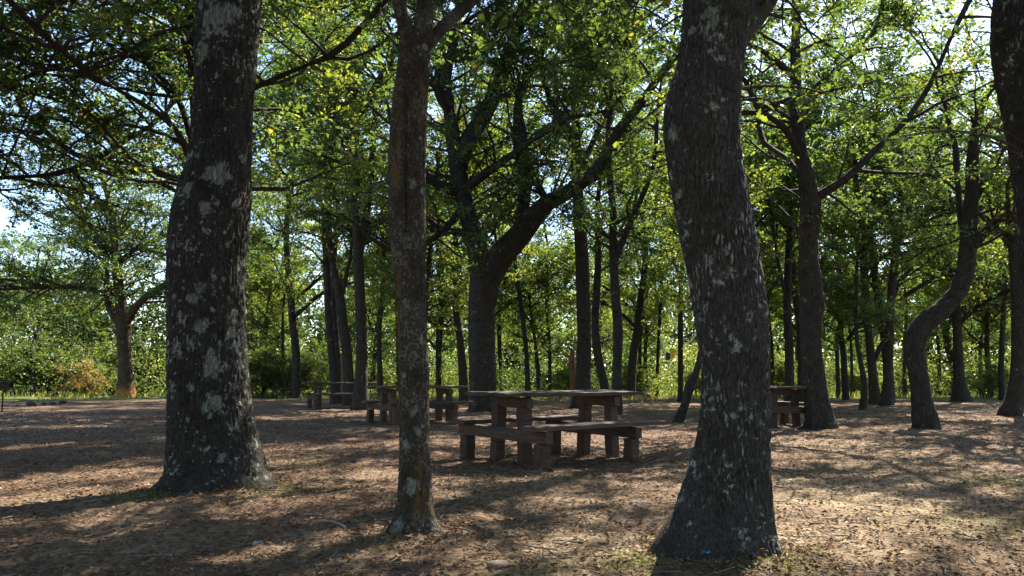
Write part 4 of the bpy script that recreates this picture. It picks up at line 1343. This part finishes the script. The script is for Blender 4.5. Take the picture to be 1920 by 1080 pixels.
def post(h, w, d, seed, dx=0, dy=0, splay=0):
    """A hewn post standing from z = -0.06 to h, its corners chamfered and uneven; grain runs up it (built along x, turned)."""
    rg = np.random.default_rng(seed)
    c = .18
    prof = np.array([(-1 + c, -1), (1 - c, -1), (1, -1 + c), (1, 1 - c), (1 - c, 1), (-1 + c, 1), (-1, 1 - c), (-1, -1 + c)]) * (w / 2, d / 2)
    zs = np.linspace(-.06, h, 7)
    V = []
    for z in zs:
        k = (h - z) / h
        s = 1 + rg.normal(0, .025)
        for p in prof:
            V.append((p[0] * s + splay * k + rg.normal(0, .002), p[1] * s + rg.normal(0, .002), z))
    Q = [(i * 8 + j, i * 8 + (j + 1) % 8, (i + 1) * 8 + (j + 1) % 8, (i + 1) * 8 + j) for i in range(6) for j in range(8)]
    V.append((splay, 0, -.06)); V.append((0, 0, h))
    T = [((j + 1) % 8, j, 56) for j in range(8)] + [(48 + j, 48 + (j + 1) % 8, 57) for j in range(8)]
    A = Acc()
    A.add(V, Q, T)
    return A


M_POST = None


def picnic_table(label):
    o = thing('picnic_table', label, 'picnic table', group='rough wooden picnic tables')
    TL, TW, TT, TH = 2.06, .70, .046, .755
    for k, y in enumerate((-.236, 0, .236)):
        link('tabletop_plank', slab(TL + (-.04, .03, 0)[k], .229, TT, 31 + k, wav=.009 if k != 1 else .003).mesh('tabletop_plank', M_WOOD, flat=True), o, (0, y, TH + (.0, .004, -.003)[k]))
    for s in (-1, 1):
        link('seat_plank', slab(1.92, .26, .052, 50 + s, wav=.016).mesh('seat_plank', M_WOOD, flat=True), o, (.03, s * .60, .44))
    sd = 70
    for x in (-.66, .62):
        b = link('cross_beam', slab(1.46, .09, .125, sd, nx=8, ny=3, wav=.006).mesh('cross_beam', M_WOOD, flat=True), o, (x - .11, 0, .388))
        b.rotation_euler = (0, 0, math.pi / 2)
        u = link('top_bearer', slab(.62, .085, .11, sd + 1, nx=6, ny=3, wav=.004).mesh('top_bearer', M_WOOD, flat=True), o, (x, 0, TH - TT - .012))
        u.rotation_euler = (0, 0, math.pi / 2)
        for y in (-.235, .235):
            sd += 3
            l = link('table_leg', post(.615, .125, .115, sd, splay=0).mesh('table_leg', M_WOOD, flat=True), o, (x, y * 1.0, -.0))
            l.rotation_euler = (math.copysign(.05, y), 0, 0)
        for y in (-.62, .62):
            sd += 3
            link('bench_leg', post(.26, .13, .125, sd).mesh('bench_leg', M_WOOD, flat=True), o, (x - .11, y, 0))
    return o


def put(o, X, Y, rz, roll=0.0, s=1.0, label=None):
    o.location = (X, Y, ground_z(X, Y)[0] + .005)
    o.rotation_euler = (roll, 0, rz)
    o.scale = (s, s, s)
    if label:
        o['label'] = label


near_table = picnic_table('nearest picnic table, largest, between the twin-stemmed trunk and the plated oak')
AZ = math.atan2(.63, .776)
put(near_table, .50, 8.9, AZ, rad(1.2))
t2 = copy_tree(near_table)
put(t2, -1.95, 16.6, AZ - .10, rad(.6), 1.0, 'picnic table partly behind the twin-stemmed trunk, second from the camera')
t3 = copy_tree(near_table)
put(t3, -5.35, 25.0, AZ - .25, 0, 1.05, 'farthest picnic table, in front of the clump of slim trunks')
t4 = copy_tree(near_table)
put(t4, 4.95, 15.6, AZ + 1.05, 0, 1.0, 'picnic table half hidden behind the plated oak, beside the kinked trunk')


# ------------------------------------------------------------------ barbecue, ropes, stones, sticks, scraps
def box(a, c, s, rz=0):
    x, y, z = (np.asarray(s) / 2)
    V = np.array([(i, j, k) for k in (-z, z) for i, j in ((-x, -y), (x, -y), (x, y), (-x, y))])
    ca, sa = math.cos(rz), math.sin(rz)
    V = V @ np.array(((ca, sa, 0), (-sa, ca, 0), (0, 0, 1))) + np.asarray(c)
    a.add(V, [(0, 3, 2, 1), (4, 5, 6, 7), (0, 1, 5, 4), (1, 2, 6, 5), (2, 3, 7, 6), (3, 0, 4, 7)])


def barbecue():
    Dg = ground_D(772)
    X = (-6 - 960) / F * Dg
    o = thing('barbecue', 'dark iron barbecue on thin legs at the left edge', 'barbecue', (X, Dg, ground_z(X, Dg)[0]))
    a = Acc()
    # an open tray: four sheet sides and a floor
    box(a, (0, 0, .66), (.62, .42, .012))
    for c, s in (((0, -.215, .74), (.64, .012, .19)), ((0, .215, .74), (.64, .012, .19)), ((-.315, 0, .74), (.012, .418, .19)), ((.315, 0, .74), (.012, .418, .19))):
        box(a, c, s)
    link('fire_tray', a.mesh('fire_tray', M_IRON, flat=True), o)
    for x, y in ((.27, -.17), (.19, .17), (-.27, -.17), (-.19, .17)):
        b = Acc()
        b.add(*tube(np.array([(x, y, -.03), (x, y, .3), (x, y, .655)]), np.array((.022, .022, .022)), 8))
        link('leg', b.mesh('leg', M_IRON), o)
    g_ = Acc()
    for k in range(9):
        y = -.19 + k * .0475
        g_.add(*tube(np.array([(-.3, y, .842), (0, y, .842), (.36, y, .842)]), np.full(3, .005), 6))
    link('grate', g_.mesh('grate', M_IRON), o)
    h = Acc()
    h.add(*tube(np.array([(.32, 0, .80), (.40, 0, .83), (.48, 0, .90)]), np.full(3, .014), 8))
    link('handle', h.mesh('handle', M_IRON), o)


barbecue()


def stone(x, y, w, label, m=M_STONE, flat=.55, seed=0, up=0.0, name='stone'):
    Dg = ground_D(y)
    p, px = at(x, y, Dg)
    rg = np.random.default_rng(seed + int(x))
    n, k = 14, 9
    th, ph = np.linspace(0, 2 * np.pi, n, endpoint=False), np.linspace(-np.pi / 2, np.pi / 2, k)
    V = np.array([(math.cos(b) * math.cos(a), math.cos(b) * math.sin(a), math.sin(b)) for b in ph for a in th])
    V = V * (1 + .55 * (fbm(V * 1.3 + rg.uniform(0, 50, 3), 4, 3) - .5))[:, None]
    V = np.sign(V) * abs(V) ** .85
    r = w * px / 2
    V = V * (r, r * .8, r * flat)
    Q = [(i * n + j, i * n + (j + 1) % n, (i + 1) * n + (j + 1) % n, (i + 1) * n + j) for i in range(k - 1) for j in range(n)]
    a = Acc()
    a.add(V, Q)
    o = link(name, a.mesh(name, m), None, (p[0], Dg, ground_z(p[0], Dg)[0] + r * flat * .18 + up))
    o.rotation_euler = (0, 0, rg.uniform(0, 6))
    return tag(o, label, 'stone')


for i, (x, y, w, lb, m) in enumerate([
    (930, 856, 22, 'white stone lying by the near table leg', M_STONEW), (1000, 849, 20, 'brown stone under the middle of the nearest table', M_STONE),
    (1098, 846, 24, 'pale stone under the right end of the nearest table', M_STONEW), (935, 1068, 46, 'flat half-buried stone at the bottom of the picture below the table', M_STONE),
    (1210, 746, 26, 'dark mound of stone in the grass right of the slim forked tree', M_STONED), (58, 761, 19, 'largest sooty hearth stone beside the barbecue', M_STONED),
    (34, 762, 11, 'small sooty stone nearest the barbecue', M_STONED), (82, 759, 10, 'small sooty stone right of the largest hearth stone', M_STONED), (98, 758, 12, 'sooty stone next to last in the hearth row', M_STONED),
    (117, 757, 14, 'last sooty stone on the right of the hearth row', M_STONED), (484, 1021, 26, 'thin grey stone on the shaded floor below the lichen-crusted oak', M_STONEW),
    (1696, 866, 24, 'flat grey stone on the floor below the S-curved trunk', M_STONE)]):
    stone(x, y, w, lb, m, flat=.35 if 'flat' in lb or 'thin' in lb or 'chip' in lb else .7, seed=i * 7)


def stick(pts, r, label):
    P = []
    for x, y in pts:
        D = ground_D(y)
        q = at(x, y, D)[0]
        P.append((q[0], D, ground_z(q[0], D)[0] + r * .8 + .006))
    q = smooth(np.array(P), 12)
    a = Acc()
    r *= .6
    v, f = tube(q, r * np.linspace(1, .45, 12), 7)
    a.add(v + R.normal(0, r * .08, v.shape), f)
    root = q[0]
    tag(link('fallen_stick', a.mesh('fallen_stick', M_STICK, root), None, root), label, 'stick')


M_STICK = plain('dead_wood', (.13, .105, .08), (.30, .25, .20))
stick([(596, 985), (625, 990), (650, 1000)], .014, 'short pale stick left of the twin-stemmed trunk')
stick([(568, 975), (590, 973), (604, 976)], .018, 'thick broken stick on the shaded floor right of the lichen-crusted oak')
stick([(1005, 972), (1030, 978), (1052, 975)], .012, 'stick on the sunny floor below the nearest table')
stick([(1050, 1025), (1078, 1018), (1095, 1020)], .011, 'stick left of the plated oak near the bottom')
stick([(1560, 918), (1590, 914), (1622, 918)], .010, 'pale stick on the sunny floor below the kinked trunk')
stick([(1448, 806), (1478, 808), (1515, 799)], .022, 'curved pale root-like stick in front of the half-hidden table')


def rope(a, b, r, label):
    P = np.array([at(*a)[0] if len(a) == 3 else a, at(*b)[0]])
    q = np.linspace(0, 1, 9)[:, None] * (P[1] - P[0]) + P[0]
    q[:, 2] -= .04 * np.sin(np.linspace(0, np.pi, 9))
    A = Acc()
    A.add(*tube(q, np.full(9, r), 7))
    root = q[0]
    tag(link('rope', A.mesh('rope', M_ROPE, root), None, root), label, 'rope', 'white ropes strung between the thin trees')


DR = 30.0
rope((1250, 566, DR + .6), (1270, 622, DR), .028, 'upper white rope slanting down to the thin pole-straight tree')
rope((1237, 630, DR), (1249, 664, DR), .030, 'short steep white rope left of the yellow box')
rope((1279, 655, DR), (1312, 618, DR + .5), .024, 'white rope rising right from the thin pole-straight tree')


def yellow_box():
    p, m = at(1261, 664, DR - .1)
    o = thing('marker_box', 'small yellow box hung beside the thin pole-straight tree', 'marker', p - (0, 0, 8 * m))
    a = Acc()
    box(a, (0, 0, 7.5 * m), (9 * m, .06, 15 * m))
    link('panel', a.mesh('panel', M_YELLOW, flat=True), o)
    b = Acc()
    box(b, (0, 0, 15.8 * m), (10.5 * m, .08, 1.4 * m))
    link('top_rim', b.mesh('top_rim', M_YELLOW, flat=True), o)
    c = Acc()
    x1 = at(1275, 657, DR)[0] - p
    c.add(*tube(np.array([(0, .03, 12 * m), (x1[0] * .5, .05, 12 * m), (x1[0], .1, 12 * m)]), np.full(3, .015), 6))
    link('bracket', c.mesh('bracket', M_IRON), o)
    p2, _ = at(1252, 668, DR)
    d = Acc()
    v = np.array([(math.cos(t) * .09 * s, math.sin(t) * .05 * s, z) for z, s in ((-.14, .5), (-.1, 1), (.1, 1), (.14, .4)) for t in np.linspace(0, 2 * np.pi, 10, endpoint=False)])
    d.add(v, [(i * 10 + j, i * 10 + (j + 1) % 10, (i + 1) * 10 + (j + 1) % 10, (i + 1) * 10 + j) for i in range(3) for j in range(10)])
    tag(link('hanging_bag', d.mesh('hanging_bag', M_NAVY), None, p2), 'small dark blue bag hanging at the end of the short rope', 'bag')


yellow_box()


def scrap():
    D = ground_D(1078)
    q = at(1325, 1078, D)[0]
    z = ground_z(q[0], D)[0] + .03
    A = Acc()
    n = 12
    xs = np.linspace(-.021, .021, n)
    V = []
    for k, x in enumerate(xs):
        for y, dz in ((-.010, .0), (-.003, .006), (.005, .003), (.011, .009)):
            V.append((x, y + .004 * math.sin(k * 1.3), dz + .004 * math.sin(k * .9 + y * 90)))
    V = np.array(V)
    W = V - (0, 0, .0015)
    Q = [(i * 4 + j, (i + 1) * 4 + j, (i + 1) * 4 + j + 1, i * 4 + j + 1) for i in range(n - 1) for j in range(3)]
    A.add(np.vstack([V, W]), Q + [(d + 4 * n, c + 4 * n, b + 4 * n, a + 4 * n) for a, b, c, d in Q])
    tag(link('plastic_wrapper', A.mesh('plastic_wrapper', M_BLUE), None, (q[0], D, z)), 'bright blue plastic scrap lying at the foot of the plated oak', 'litter')


scrap()
